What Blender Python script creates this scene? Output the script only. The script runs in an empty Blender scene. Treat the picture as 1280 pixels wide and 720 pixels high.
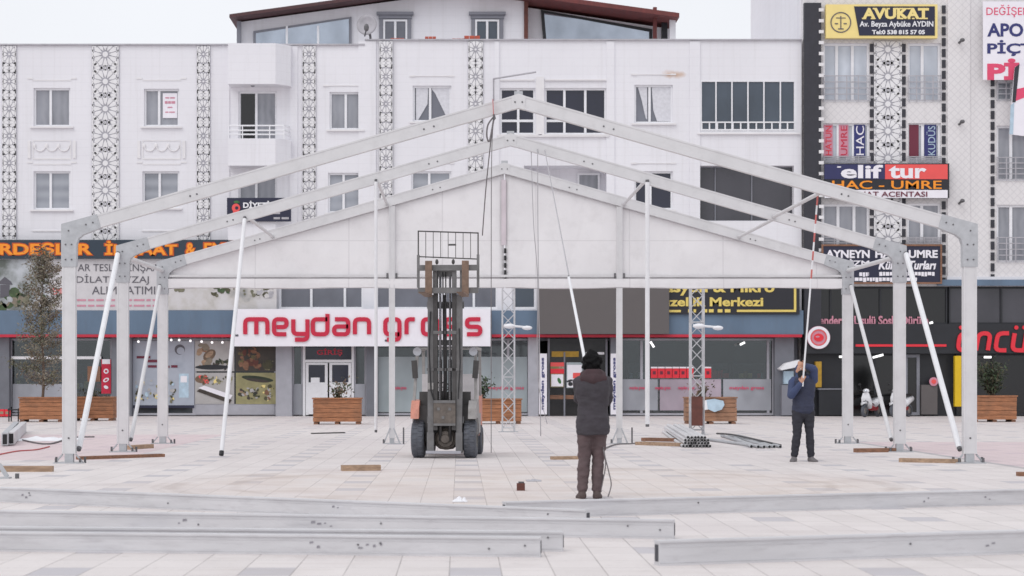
import bpy, bmesh, math, random
from mathutils import Vector, Matrix, noise
random.seed(7)
C = bpy.context.scene.collection
S = bpy.context.scene
# ------------------------------------------------------------------ camera, world, sun, exposure
CX, CY, FP, H = 575.0, 477.0, 2383.0, 1.36
cd = bpy.data.cameras.new('camera'); cam = bpy.data.objects.new('camera', cd); C.objects.link(cam)
cam.location = (0, 0, H); cam.rotation_euler = (math.radians(90), 0, 0)
cd.sensor_width = 36; cd.lens = 36*FP/1280
cd.shift_x = (640-CX)/1280; cd.shift_y = (CY-360)/1280
cd.clip_start = .1; cd.clip_end = 3000
S.camera = cam
SUN_EL, SUN_AZ = 52, 215          # azimuth clockwise from +Y : behind the camera, to the left
W = bpy.data.worlds.new('World'); S.world = W; W.use_nodes = True
nt = W.node_tree; nt.nodes.clear()
wo = nt.nodes.new('ShaderNodeOutputWorld'); bg = nt.nodes.new('ShaderNodeBackground')
sk = nt.nodes.new('ShaderNodeTexSky'); sk.sky_type = 'NISHITA'; sk.sun_disc = False
sk.sun_elevation = math.radians(SUN_EL); sk.sun_rotation = math.radians(SUN_AZ); sk.air_density = 1.0; sk.dust_density = 3.0
hs = nt.nodes.new('ShaderNodeHueSaturation'); hs.inputs['Saturation'].default_value = .25
mx = nt.nodes.new('ShaderNodeMix'); mx.data_type = 'RGBA'; mx.inputs[0].default_value = .72
mx.inputs[7].default_value = (10.3, 10.5, 11.0, 1)      # the even white of the cloud layer
tc = nt.nodes.new('ShaderNodeTexCoord'); cn = nt.nodes.new('ShaderNodeTexNoise'); cn.inputs['Scale'].default_value = 2.2; cn.inputs['Detail'].default_value = 6
cr = nt.nodes.new('ShaderNodeMapRange'); cr.inputs[1].default_value = .3; cr.inputs[2].default_value = .7; cr.inputs[3].default_value = .93; cr.inputs[4].default_value = 1.04
vm = nt.nodes.new('ShaderNodeVectorMath'); vm.operation = 'SCALE'
L = nt.links.new
L(sk.outputs[0], hs.inputs['Color']); L(hs.outputs[0], mx.inputs[6])
L(tc.outputs['Generated'], cn.inputs['Vector']); L(cn.outputs[0], cr.inputs[0])
L(mx.outputs[2], vm.inputs[0]); L(cr.outputs[0], vm.inputs['Scale'])
L(vm.outputs[0], bg.inputs['Color']); bg.inputs['Strength'].default_value = .1
L(bg.outputs[0], wo.inputs['Surface'])
sd = bpy.data.lights.new('sun', 'SUN'); sd.energy = .62; sd.angle = math.radians(40); sd.color = (1, .97, .93)
so = bpy.data.objects.new('sun', sd); C.objects.link(so)
el, az = math.radians(SUN_EL), math.radians(SUN_AZ)
to_sun = Vector((math.sin(az)*math.cos(el), math.cos(az)*math.cos(el), math.sin(el)))
so.rotation_euler = to_sun.to_track_quat('Z', 'Y').to_euler()
S.view_settings.view_transform = 'Standard'; S.view_settings.look = 'None'
S.view_settings.gamma = 1; S.view_settings.use_curve_mapping = False
S.view_settings.exposure = 0.12
cd.dof.use_dof = True; cd.dof.focus_distance = 36; cd.dof.aperture_fstop = 3.4; S.cycles.max_bounces = 6; S.cycles.use_denoising = True

# ------------------------------------------------------------------ helpers
def X(px, Y): return (px-CX)*Y/FP
def Z(py, Y): return H+(CY-py)*Y/FP
def P(px, py, Y): return Vector((X(px, Y), Y, Z(py, Y)))
def GY(py): return H*FP/(py-CY)
def G(px, py): Y = GY(py); return Vector((X(px, Y), Y, 0))
def lin(c):
    c = c/255; return c/12.92 if c <= .04045 else ((c+.055)/1.055)**2.4
def rgb(r, g, b): return (lin(r), lin(g), lin(b), 1)

class N:                                             # tiny node-graph helper
    def __init__(s, name):
        s.m = bpy.data.materials.new(name); s.m.use_nodes = True; s.t = s.m.node_tree
        s.b = s.t.nodes['Principled BSDF']; s.o = s.t.nodes['Material Output']
    def new(s, ty, **k):
        n = s.t.nodes.new(ty)
        for a, v in k.items(): setattr(n, a, v)
        return n
    def val(s, sock, v):
        if isinstance(v, bpy.types.NodeSocket): s.t.links.new(v, sock)
        else: sock.default_value = v
    def math(s, op, a, b=0.0, c=None):
        n = s.new('ShaderNodeMath', operation=op); s.val(n.inputs[0], a); s.val(n.inputs[1], b)
        if c is not None: s.val(n.inputs[2], c)
        return n.outputs[0]
    def mix(s, f, a, b, blend='MIX'):
        n = s.new('ShaderNodeMix', data_type='RGBA', blend_type=blend); s.val(n.inputs[0], f); s.val(n.inputs[6], a); s.val(n.inputs[7], b)
        return n.outputs[2]
    def noise(s, vec, scale, detail=4, rough=.55):
        n = s.new('ShaderNodeTexNoise'); s.t.links.new(vec, n.inputs['Vector']); n.inputs['Scale'].default_value = scale
        n.inputs['Detail'].default_value = detail; n.inputs['Roughness'].default_value = rough; return n.outputs[0]
    def ramp(s, f, lo, hi, a=0., b=1.):
        n = s.new('ShaderNodeMapRange'); s.val(n.inputs[0], f); n.inputs[1].default_value = lo; n.inputs[2].default_value = hi
        n.inputs[3].default_value = a; n.inputs[4].default_value = b; return n.outputs[0]
    def pos(s): return s.new('ShaderNodeNewGeometry').outputs['Position']
    def obj(s): return s.new('ShaderNodeTexCoord').outputs['Object']
    def sep(s, v):
        n = s.new('ShaderNodeSeparateXYZ'); s.t.links.new(v, n.inputs[0]); return n.outputs
    def scale(s, v, xyz):
        n = s.new('ShaderNodeVectorMath', operation='MULTIPLY'); s.t.links.new(v, n.inputs[0]); n.inputs[1].default_value = xyz; return n.outputs[0]
    def bump(s, h, strength=.2, dist=.02):
        n = s.new('ShaderNodeBump'); n.inputs['Strength'].default_value = strength; n.inputs['Distance'].default_value = dist
        s.t.links.new(h, n.inputs['Height']); s.t.links.new(n.outputs[0], s.b.inputs['Normal'])
    def col(s, c): s.val(s.b.inputs['Base Color'], c)

def mat(name, c, rough=.6, metal=0., var=.10, scale=3., grime=0., gc=(90, 82, 76), stretch=(1, 1, 1), bump=0., bscale=60., coat=0., spec=.5):
    n = N(name); v = n.scale(n.pos(), stretch)
    base = c if len(c) == 4 else rgb(*c)
    f = n.noise(v, scale)
    dark = tuple(x*(1-var) for x in base[:3])+(1,); lite = tuple(min(1, x*(1+var*.6)) for x in base[:3])+(1,)
    col = n.mix(n.ramp(f, .3, .7), dark, lite)
    if grime:
        g = n.noise(v, scale*2.7, 6, .65)
        col = n.mix(n.ramp(g, .5, .78, 0, grime), col, rgb(*gc))
    n.col(col); n.val(n.b.inputs['Roughness'], n.ramp(f, .2, .8, rough*.85, min(1, rough*1.15)))
    n.b.inputs['Metallic'].default_value = metal; n.b.inputs['Specular IOR Level'].default_value = spec
    if coat: n.b.inputs['Coat Weight'].default_value = coat
    if bump: n.bump(n.noise(v, bscale, 3), bump)
    return n.m

M = {}
# facade plaster: faint tile courses, soft streaks, one rust stain
def wall_mat(name, c, course=.32, tile=.9, streak=.10, stain=None, hatch=False):
    n = N(name); p = n.pos(); x, y, z = n.sep(p)
    big = n.noise(p, .35, 5); fine = n.noise(p, 6, 5)
    st = n.noise(n.scale(p, (4.6, 4.6, .14)), 1., 6, .66)
    b = rgb(*c)
    col = n.mix(n.ramp(big, .3, .7), tuple(v*.955 for v in b[:3])+(1,), tuple(min(1, v*1.02) for v in b[:3])+(1,))
    col = n.mix(n.ramp(st, .52, .80, 0, streak*2.4), col, rgb(176, 172, 171))
    col = n.mix(n.ramp(fine, .55, .8, 0, .10), col, rgb(190, 186, 186))
    if hatch:
        a = n.math('FRACT', n.math('MULTIPLY', n.math('ADD', x, z), 3.4)); c2 = n.math('FRACT', n.math('MULTIPLY', n.math('SUBTRACT', x, z), 3.4))
        ln = n.math('MAXIMUM', n.math('LESS_THAN', a, .15), n.math('LESS_THAN', c2, .15))
    else:
        a = n.math('FRACT', n.math('DIVIDE', z, course)); c2 = n.math('FRACT', n.math('DIVIDE', x, tile))
        ln = n.math('MAXIMUM', n.math('LESS_THAN', a, .07), n.math('LESS_THAN', c2, -1.))
    col = n.mix(n.math('MULTIPLY', ln, .20 if hatch else .06), col, rgb(150, 148, 156))
    if stain:
        sx, sz = stain
        dx = n.math('MULTIPLY', n.math('SUBTRACT', x, sx), 1.1); dz = n.math('MULTIPLY', n.math('SUBTRACT', z, sz), 4.5)
        d = n.math('SQRT', n.math('ADD', n.math('MULTIPLY', dx, dx), n.math('MULTIPLY', dz, dz)))
        d = n.math('ADD', d, n.math('MULTIPLY', n.math('SUBTRACT', n.noise(p, 3.5, 5), .5), 1.3))
        col = n.mix(n.ramp(d, .0, .75, .75, 0), col, rgb(190, 146, 104))
    n.col(col); n.b.inputs['Roughness'].default_value = .8
    n.bump(n.math('SUBTRACT', n.noise(p, 40, 3), n.math('MULTIPLY', ln, .8)), .12, .01)
    return n.m
YF = 75.0
M['facade'] = wall_mat('white_facade', (230, 229, 234), stain=(X(841, YF), Z(93, YF)))
M['facade_b'] = wall_mat('tiled_facade', (224, 221, 222), hatch=True)
M['parapet'] = mat('parapet_cap', (176, 174, 180), .7, var=.15, scale=4)
M['relief'] = mat('white_relief', (228, 226, 228), .75, var=.05)
M['upvc'] = mat('white_window_frame', (232, 232, 236), .35, var=.05, grime=.15, gc=(150, 148, 148))
M['orn_dark'] = mat('ornament_dark', (172, 171, 179), .7, var=.12, scale=5)
M['orn_white'] = mat('ornament_white', (228, 227, 229), .7, var=.05, scale=5)
M['charcoal'] = mat('charcoal_cladding', (52, 52, 60), .6, var=.2, scale=4, bump=.3, bscale=14)
def glass(name, c, stripes=0, horiz=False, c2=None, rough=.08, freq=9.):
    n = N(name); p = n.pos(); x, y, z = n.sep(p); b = rgb(*c)
    f = n.noise(n.scale(p, (.7, .7, .5)), 1.1, 3)
    col = n.mix(n.ramp(f, .25, .75), tuple(v*.72 for v in b[:3])+(1,), tuple(min(1, v*1.2) for v in b[:3])+(1,))
    if stripes:
        k = z if horiz else n.math('ADD', x, n.math('MULTIPLY', n.noise(p, 1.4, 2), .35))
        w = n.math('SINE', n.math('MULTIPLY', k, freq*6.283))
        col = n.mix(n.ramp(w, -1, 1, 0, stripes), col, rgb(*(c2 or c)))
    n.col(col); n.b.inputs['Roughness'].default_value = rough; n.b.inputs['Specular IOR Level'].default_value = .6
    return n.m
M['pane_grey'] = glass('curtained_pane', (144, 146, 154), .35, False, (164, 165, 172), freq=3.5)  # stripes are curtains; the grey base also paints in the reflected sky
M['pane_blind'] = glass('blind_pane', (150, 154, 163), .5, True, (176, 179, 187), freq=2.2)
M['pane_dark'] = glass('dark_pane', (34, 36, 54))
M['pane_black'] = glass('black_pane', (22, 22, 24))
M['pane_slate'] = glass('slate_pane', (70, 80, 92))
M['pane_mid'] = glass('mid_pane', (112, 114, 124))
M['pane_brown'] = glass('loggia_shade_pane', (66, 65, 72), .3, False, (84, 82, 90), freq=.6)
M['pane_white'] = glass('white_curtain_pane', (196, 202, 212), .5, False, (178, 185, 196), freq=2.2)
M['shop_glass'] = glass('shop_glass', (50, 56, 62), .35, False, (58, 64, 66), freq=.45)
M['frost'] = glass('frosted_film', (158, 160, 168), .2, False, (172, 173, 182), rough=.4, freq=1.2)
M['frost2'] = glass('frosted_green_film', (160, 170, 174), .3, False, (146, 156, 162), rough=.35, freq=.9)
M['frost_pink'] = glass('pinkish_film', (172, 158, 170), .25, False, (158, 150, 160), rough=.4, freq=2)
def clear_glass(name, tint, refl):
    n = N(name); t = n.t; tr = n.new('ShaderNodeBsdfTransparent'); tr.inputs[0].default_value = tint; gl = n.new('ShaderNodeBsdfGlossy'); gl.inputs['Roughness'].default_value = .03; gl.inputs['Color'].default_value = (.95, .97, 1, 1)
    fr = n.new('ShaderNodeFresnel'); fr.inputs['IOR'].default_value = 1.5; ms = n.new('ShaderNodeMixShader'); t.links.new(n.math('MULTIPLY', fr.outputs[0], refl), ms.inputs[0]); t.links.new(tr.outputs[0], ms.inputs[1]); t.links.new(gl.outputs[0], ms.inputs[2]); t.links.new(ms.outputs[0], n.o.inputs['Surface']); return n.m
M['shop_clear'] = clear_glass('clear_shop_glass', (.62, .68, .68, 1), 1.8)
M['pane_sky'] = glass('mirror_glazing', (168, 176, 188), rough=.05); M['pane_sky'].node_tree.nodes['Principled BSDF'].inputs['Metallic'].default_value = .75
M['curtain'] = mat('white_curtain', (214, 214, 220), .9, var=.1, scale=9)
M['blueband'] = mat('blue_grey_cladding', (98, 118, 140), .5, var=.14, scale=1.2, grime=.2, stretch=(1, 1, .3))
M['redstrip'] = mat('red_strip', (190, 40, 62), .5, var=.1)
M['greyboard'] = mat('grey_board', (97, 92, 92), .65, var=.05)
M['greycol'] = mat('grey_column', (112, 114, 122), .6, var=.1)
M['palecol'] = mat('pale_column', (168, 168, 176), .6, var=.1)
M['white'] = mat('white_paint', (234, 234, 238), .5, var=.04, grime=.08, gc=(160, 158, 160))
M['banner'] = mat('pale_banner', (206, 203, 206), .6, var=.06)
M['signwhite'] = mat('sign_white', (236, 233, 240), .4, var=.03)
M['red'] = mat('sign_red', (196, 28, 62), .4, var=.06)
M['redbright'] = mat('bright_red', (226, 44, 60), .4, var=.06)
M['pinkneon'] = mat('pink_letters', (205, 140, 158), .5, var=.08)
M['black'] = mat('sign_black', (36, 36, 44), .45, var=.1)
M['navy'] = mat('sign_navy', (44, 46, 92), .45, var=.08)
M['navydark'] = mat('sign_dark_navy', (36, 38, 62), .45, var=.08)
M['teal'] = mat('sign_dark_teal', (44, 58, 72), .5, var=.08)
M['coral'] = mat('sign_coral', (232, 86, 84), .45, var=.05)
M['orange'] = mat('sign_orange', (246, 150, 36), .45, var=.05)
M['orangered'] = mat('sign_orange_red', (196, 84, 28), .5, var=.05)
M['cream'] = mat('sign_cream', (240, 218, 142), .45, var=.04)
M['gold'] = mat('sign_gold', (226, 202, 110), .4, var=.06)
M['darktext'] = mat('grey_lettering', (92, 90, 98), .6, var=.05)
M['scuff'] = mat('scuff_grey', (146, 143, 150), .7, var=.2, scale=20)
M['maroon'] = mat('maroon_lettering', (110, 40, 60), .6, var=.05)
M['bluetext'] = mat('blue_lettering', (50, 54, 112), .6, var=.05)
M['pinkred'] = mat('pink_red_lettering', (222, 76, 112), .6, var=.05)
M['skyblue'] = mat('pale_blue_print', (182, 204, 220), .6, var=.2, scale=4)
M['yellow'] = mat('yellow_paint', (222, 184, 22), .45, var=.06)
M['mutedyellow'] = mat('ochre_print', (176, 138, 40), .5, var=.2, scale=9)
M['green'] = mat('green_print', (58, 110, 62), .6, var=.3, scale=9)
M['brownroof'] = mat('red_brown_roof', (84, 56, 58), .7, var=.25, scale=3, stretch=(6, 1, 1))
M['brownsoffit'] = mat('red_brown_soffit', (112, 58, 56), .7, var=.25, scale=2, stretch=(4, 1, 1))
M['brick'] = mat('red_brick', (186, 92, 74), .9, var=.2, scale=8)
M['greyframe'] = mat('grey_window_surround', (128, 129, 138), .6, var=.08)
M['restdark'] = mat('dark_cladding', (34, 36, 42), .45, var=.2, scale=1.5)
# tent
M['alu'] = mat('anodised_aluminium', (212, 211, 213), .5, .08, var=.06, scale=2.2, grime=.16, gc=(140, 136, 136), stretch=(1, 1, 1))
M['alu_beam'] = mat('worn_aluminium_beam', (206, 205, 208), .5, .08, var=.09, scale=1.8, grime=.42, gc=(160, 156, 160), stretch=(.6, 1, 4))
M['beam_end_shade'] = mat('beam_end_shadow', (70, 70, 76), .7, var=.2)
M['galv'] = mat('galvanised_steel', (182, 184, 188), .5, .1, var=.12, scale=9, grime=.1, gc=(120, 120, 124))
M['pvc'] = mat('white_canvas', (229, 227, 229), .55, var=.04, scale=.8, grime=.16, gc=(190, 187, 188), stretch=(1, 1, .5), bump=.9, bscale=2.2)
n = N('white_canvas'); p_ = n.pos(); x_, y_, z_ = n.sep(p_); f_ = n.noise(p_, .8, 4); w_ = n.noise(n.scale(p_, (1, 1, .5)), 2.2, 4)
col_ = n.mix(n.ramp(f_, .3, .7), rgb(222, 220, 222), rgb(231, 229, 231)); col_ = n.mix(n.ramp(n.noise(p_, 2.6, 6, .65), .5, .8, 0, .35), col_, rgb(194, 191, 192))
sm = n.math('LESS_THAN', n.math('FRACT', n.math('DIVIDE', n.math('ADD', x_, .4), 2.05)), .014); hz = n.math('LESS_THAN', n.math('ABSOLUTE', n.math('SUBTRACT', z_, 4.45)), .012)
col_ = n.mix(n.math('MULTIPLY', n.math('MAXIMUM', sm, hz), .4), col_, rgb(196, 193, 196)); n.col(col_); n.b.inputs['Roughness'].default_value = .55; n.bump(w_, .9, .03); M['pvc'] = n.m
M['pole'] = mat('white_pole', (228, 228, 231), .4, .1, var=.06, grime=.12, gc=(160, 158, 160))
M['seam'] = mat('canvas_seam', (206, 196, 202), .7, var=.1)
M['steel'] = mat('dark_bolts', (110, 109, 112), .55, .5, var=.2, scale=20)
M['redband'] = mat('faded_red_tape', (198, 112, 108), .8, var=.15, scale=12)
M['rope'] = mat('grey_rope', (120, 116, 118), .9, var=.2, scale=20)
M['ropelight'] = mat('pale_cable', (176, 174, 178), .9, var=.1)
M['redrope'] = mat('red_sling', (190, 90, 90), .9, var=.2)
M['mast_white'] = mat('weathered_white_steel', (196, 196, 200), .55, .1, var=.15, scale=6, grime=.25, gc=(140, 138, 138))
M['rust'] = mat('rust_brown_paint', (104, 62, 54), .7, var=.25, scale=8)
# wood
def wood(name, c, stretch, grime=.3):
    n = N(name); p = n.pos(); v = n.scale(p, stretch); b = rgb(*c)
    g = n.noise(v, 4, 8, .65); f = n.noise(p, 3, 3)
    col = n.mix(n.ramp(g, .3, .72), tuple(q*.55 for q in b[:3])+(1,), tuple(min(1, q*1.25) for q in b[:3])+(1,))
    col = n.mix(n.ramp(f, .45, .75, 0, grime), col, rgb(96, 78, 66))
    n.col(col); n.b.inputs['Roughness'].default_value = .75; n.bump(g, .3, .01); return n.m
M['planter'] = wood('planter_wood', (174, 118, 84), (.8, .8, 9), .45)
M['planter_old'] = wood('weathered_planter_wood', (166, 124, 98), (.8, .8, 9), .5)
M['plank'] = wood('scaffold_plank', (176, 148, 124), (1, 7, 7), .35)
M['plank_brown'] = wood('brown_plank', (146, 106, 84), (1, 7, 7), .4)
M['soil'] = mat('soil', (70, 56, 46), 1., var=.3, scale=20)
M['bark'] = mat('bark', (110, 92, 80), .95, var=.3, scale=12)
M['leaf_olive'] = mat('olive_leaves', (84, 82, 62), .7, var=.45, scale=5)
M['leaf_brown'] = mat('dry_leaves', (120, 100, 84), .8, var=.35, scale=5)
M['tree_leaf'] = mat('faded_tree_leaves', (138, 128, 114), .8, var=.35, scale=5)
M['tree_leaf_green'] = mat('grey_green_tree_leaves', (122, 120, 102), .8, var=.35, scale=5)
M['leaf_green'] = mat('green_leaves', (70, 88, 58), .65, var=.5, scale=6)
M['leaf_dark'] = mat('dark_leaves', (52, 60, 46), .7, var=.45, scale=6)
# machines
M['mast'] = mat('greasy_mast_steel', (116, 115, 116), .55, .1, var=.3, scale=5, grime=.5, gc=(104, 100, 96))
M['mastdark'] = mat('dark_mast_steel', (74, 72, 72), .5, .1, var=.3, scale=6)
M['chrome'] = mat('piston_steel', (170, 170, 176), .25, .8, var=.1)
M['fork'] = mat('rusty_fork', (134, 112, 98), .6, .3, var=.3, scale=9, grime=.4, gc=(100, 72, 56))
M['axle'] = mat('oily_axle_housing', (104, 96, 90), .55, .1, var=.35, scale=9, grime=.5, gc=(66, 60, 56))
M['forkorange'] = mat('faded_orange_paint', (206, 140, 122), .5, var=.15, scale=5, grime=.4)
M['forkgrey'] = mat('dusty_grey_paint', (158, 155, 154), .6, var=.2, scale=6, grime=.4)
M['forkwhite'] = mat('pale_seat_cover', (206, 202, 204), .7, var=.12, scale=6)
M['tyre'] = mat('dusty_rubber', (88, 91, 99), .85, var=.25, scale=12, grime=.3, gc=(130, 122, 116))
M['rim'] = mat('wheel_rim', (140, 136, 132), .5, .4, var=.2, scale=12)
M['plastic_shade_black'] = mat('black_plastic_and_shade', (30, 30, 33), .5, var=.15)
M['scooterwhite'] = mat('scooter_white_paint', (228, 228, 232), .3, var=.04, coat=.5)
M['scooterred'] = mat('scooter_red_plastic', (150, 46, 52), .35, var=.1)
M['mirrorglass'] = mat('mirror_glass', (200, 204, 210), .1, .8)
# people
M['skin'] = mat('skin', (190, 142, 118), .55, var=.1, scale=9)
M['hair'] = mat('black_hair', (18, 17, 19), .85, var=.3, scale=30, spec=.2)
M['jacket_brown'] = mat('dark_brown_jacket', (64, 60, 66), .85, var=.22, scale=6, bump=.3, bscale=26)
M['hood_maroon'] = mat('maroon_hood', (68, 51, 55), .9, var=.25, scale=8, bump=.4, bscale=26)
M['trousers_mauve'] = mat('mauve_brown_trousers', (94, 79, 81), .9, var=.25, scale=7, bump=.4, bscale=22)
M['jacket_blue'] = mat('blue_sleeves', (62, 73, 106), .85, var=.2, scale=8, bump=.3, bscale=26)
M['vest_navy'] = mat('navy_vest', (54, 58, 78), .85, var=.2, scale=8, bump=.3, bscale=22)
M['trousers_black'] = mat('black_trousers', (48, 48, 56), .9, var=.2, scale=8, bump=.3, bscale=22)
M['shoe'] = mat('grey_shoe', (110, 106, 108), .7, var=.2, scale=12)
M['boot'] = mat('brown_boot', (84, 70, 68), .7, var=.2, scale=12)
M['maskblack'] = mat('black_scarf', (34, 32, 36), .9, var=.2)
n = N('lamp_glow'); n.b.inputs['Emission Color'].default_value = (1, 1, 1, 1); n.b.inputs['Emission Strength'].default_value = .9; n.col((.9, .9, .9, 1)); M['lamp'] = n.m
# printed food picture
def print_mat(name, cols, scale):
    n = N(name); p = n.pos(); f = n.noise(p, scale, 5, .6)
    r = n.new('ShaderNodeValToRGB'); n.val(r.inputs[0], f); e = r.color_ramp
    e.elements[0].position = .32; e.elements[0].color = rgb(*cols[0]); e.elements[1].position = .68; e.elements[1].color = rgb(*cols[-1])
    for i, c in enumerate(cols[1:-1]):
        q = e.elements.new(.32+.36*(i+1)/(len(cols)-1)); q.color = rgb(*c)
    n.col(r.outputs[0]); n.b.inputs['Roughness'].default_value = .35; return n.m
M['print_pale'] = mat('pale_print', (176, 173, 172), .4, var=.12, scale=2)
M['print_green'] = mat('yellow_green_print', (150, 144, 104), .4, var=.25, scale=3)
M['print_dark'] = mat('dark_print', (62, 54, 48), .4, var=.35, scale=3)
M['food1'] = print_mat('bread_print', [(70, 66, 62), (150, 130, 112), (186, 182, 182), (128, 126, 104)], 2.2)
M['food2'] = print_mat('dark_food_print', [(34, 30, 28), (86, 62, 48), (110, 104, 60), (46, 40, 34)], 4)
M['food3'] = print_mat('salad_print', [(170, 168, 172), (140, 120, 84), (120, 124, 76), (188, 186, 188)], 2.6)
M['food4'] = print_mat('green_food_print', [(60, 60, 54), (136, 132, 96), (172, 166, 132), (110, 110, 84)], 3.4)
M['dairy'] = print_mat('dairy_poster_print', [(150, 158, 172), (172, 178, 190), (164, 170, 182), (180, 184, 192)], .6)
M['villa'] = print_mat('villa_print', [(96, 102, 96), (150, 154, 156), (186, 190, 196), (196, 198, 204)], .8)
M['marble'] = print_mat('garden_print', [(150, 150, 150), (190, 186, 182), (204, 201, 202), (208, 206, 208)], .9)

# ground
def ground_mat():
    n = N('plaza_pavers'); p = n.pos(); x, y, z = n.sep(p)
    TU, TV = .372, .578
    u = n.math('DIVIDE', n.math('ADD', x, .076), TU); v = n.math('DIVIDE', n.math('SUBTRACT', y, 13.35), TV)
    fu, fv = n.math('FRACT', u), n.math('FRACT', v); iu, iv = n.math('FLOOR', u), n.math('FLOOR', v)
    eu = n.math('MULTIPLY', n.math('MINIMUM', fu, n.math('SUBTRACT', 1., fu)), TU); ev = n.math('MULTIPLY', n.math('MINIMUM', fv, n.math('SUBTRACT', 1., fv)), TV)
    e = n.math('MINIMUM', eu, ev); joint = n.math('LESS_THAN', e, .0035)
    cv = n.new('ShaderNodeCombineXYZ'); n.val(cv.inputs[0], iu); n.val(cv.inputs[1], iv)
    wn = n.new('ShaderNodeTexWhiteNoise', noise_dimensions='2D'); n.t.links.new(cv.outputs[0], wn.inputs['Vector']); rnd = wn.outputs['Value']
    dm = n.math('MULTIPLY', n.math('COMPARE', n.math('FLOORED_MODULO', iu, 4.), 0., .1), n.math('COMPARE', n.math('FLOORED_MODULO', iv, 3.), 0., .1))
    dm = n.math('MULTIPLY', dm, n.math('GREATER_THAN', wn.outputs['Color'] if False else n.math('FRACT', n.math('MULTIPLY', rnd, 7.31)), .12))
    big = n.noise(p, .16, 5, .6); mid = n.noise(p, .9, 6, .62); fine = n.noise(p, 28, 4)
    base = n.mix(rnd, rgb(212, 205, 203), rgb(221, 214, 212))
    base = n.mix(n.ramp(fine, .35, .7, 0, .25), base, rgb(194, 187, 189))
    base = n.mix(n.math('MULTIPLY', dm, .68), base, rgb(172, 170, 178))
    # pink strips of paving on both sides
    jag = n.math('MULTIPLY', n.math('SUBTRACT', mid, .5), 1.2)
    pr = n.math('MULTIPLY', n.math('GREATER_THAN', x, 8.95), n.math('MULTIPLY', n.math('GREATER_THAN', y, 25.), n.math('LESS_THAN', y, 43.)))
    pl = n.math('MULTIPLY', n.math('LESS_THAN', x, -6.0), n.math('MULTIPLY', n.math('GREATER_THAN', y, 33.), n.math('LESS_THAN', y, 49.)))
    base = n.mix(n.math('MULTIPLY', n.math('MAXIMUM', pr, pl), .5), base, rgb(208, 178, 184))
    ed = n.math('LESS_THAN', n.math('ABSOLUTE', n.math('SUBTRACT', x, 8.86)), .09)
    base = n.mix(n.math('MULTIPLY', ed, n.math('MULTIPLY', n.math('LESS_THAN', y, 43.), .6)), base, rgb(150, 147, 152))
    spk0 = n.noise(p, 2.2, 4)
    # joints, tyre rings, dusty ring and stains
    base = n.mix(n.math('MULTIPLY', joint, n.ramp(spk0, .3, .7, .45, 1.)), base, rgb(118, 110, 108))
    dx = n.math('SUBTRACT', x, .95); dy = n.math('SUBTRACT', y, 25.3)
    r = n.math('SQRT', n.math('ADD', n.math('MULTIPLY', dx, dx), n.math('MULTIPLY', dy, dy)))
    rw = n.math('ADD', r, n.math('MULTIPLY', n.math('SUBTRACT', n.noise(p, .7, 3), .5), .35))
    for R0, wd, k in ((4.72, .17, .50), (3.95, .13, .42), (4.95, .06, .3)):
        ring = n.ramp(n.math('ABSOLUTE', n.math('SUBTRACT', rw, R0)), wd*.3, wd, k, 0)
        base = n.mix(n.math('MULTIPLY', ring, n.ramp(mid, .35, .6)), base, rgb(150, 138, 134))
    dust = n.math('MULTIPLY', n.ramp(r, 4.2, 5.8, 1, 0), n.ramp(mid, .38, .7, .1, .55))
    base = n.mix(dust, base, rgb(200, 180, 166))
    base = n.mix(n.ramp(mid, .52, .78, 0, .42), base, rgb(170, 161, 158))
    spk = n.noise(p, 5.5, 6, .7); base = n.mix(n.ramp(spk, .58, .72, 0, .40), base, rgb(166, 158, 156))
    drag = n.noise(n.scale(p, (.35, 2.6, 1)), 1.3, 5, .6); base = n.mix(n.ramp(drag, .56, .76, 0, .35), base, rgb(178, 166, 160))
    base = n.mix(n.ramp(big, .45, .75, 0, .35), base, rgb(196, 184, 186))
    n.col(base); n.b.inputs['Roughness'].default_value = .62
    n.bump(n.math('SUBTRACT', n.math('MULTIPLY', fine, .3), joint), .25, .004)
    return n.m
M['ground'] = ground_mat()

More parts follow.
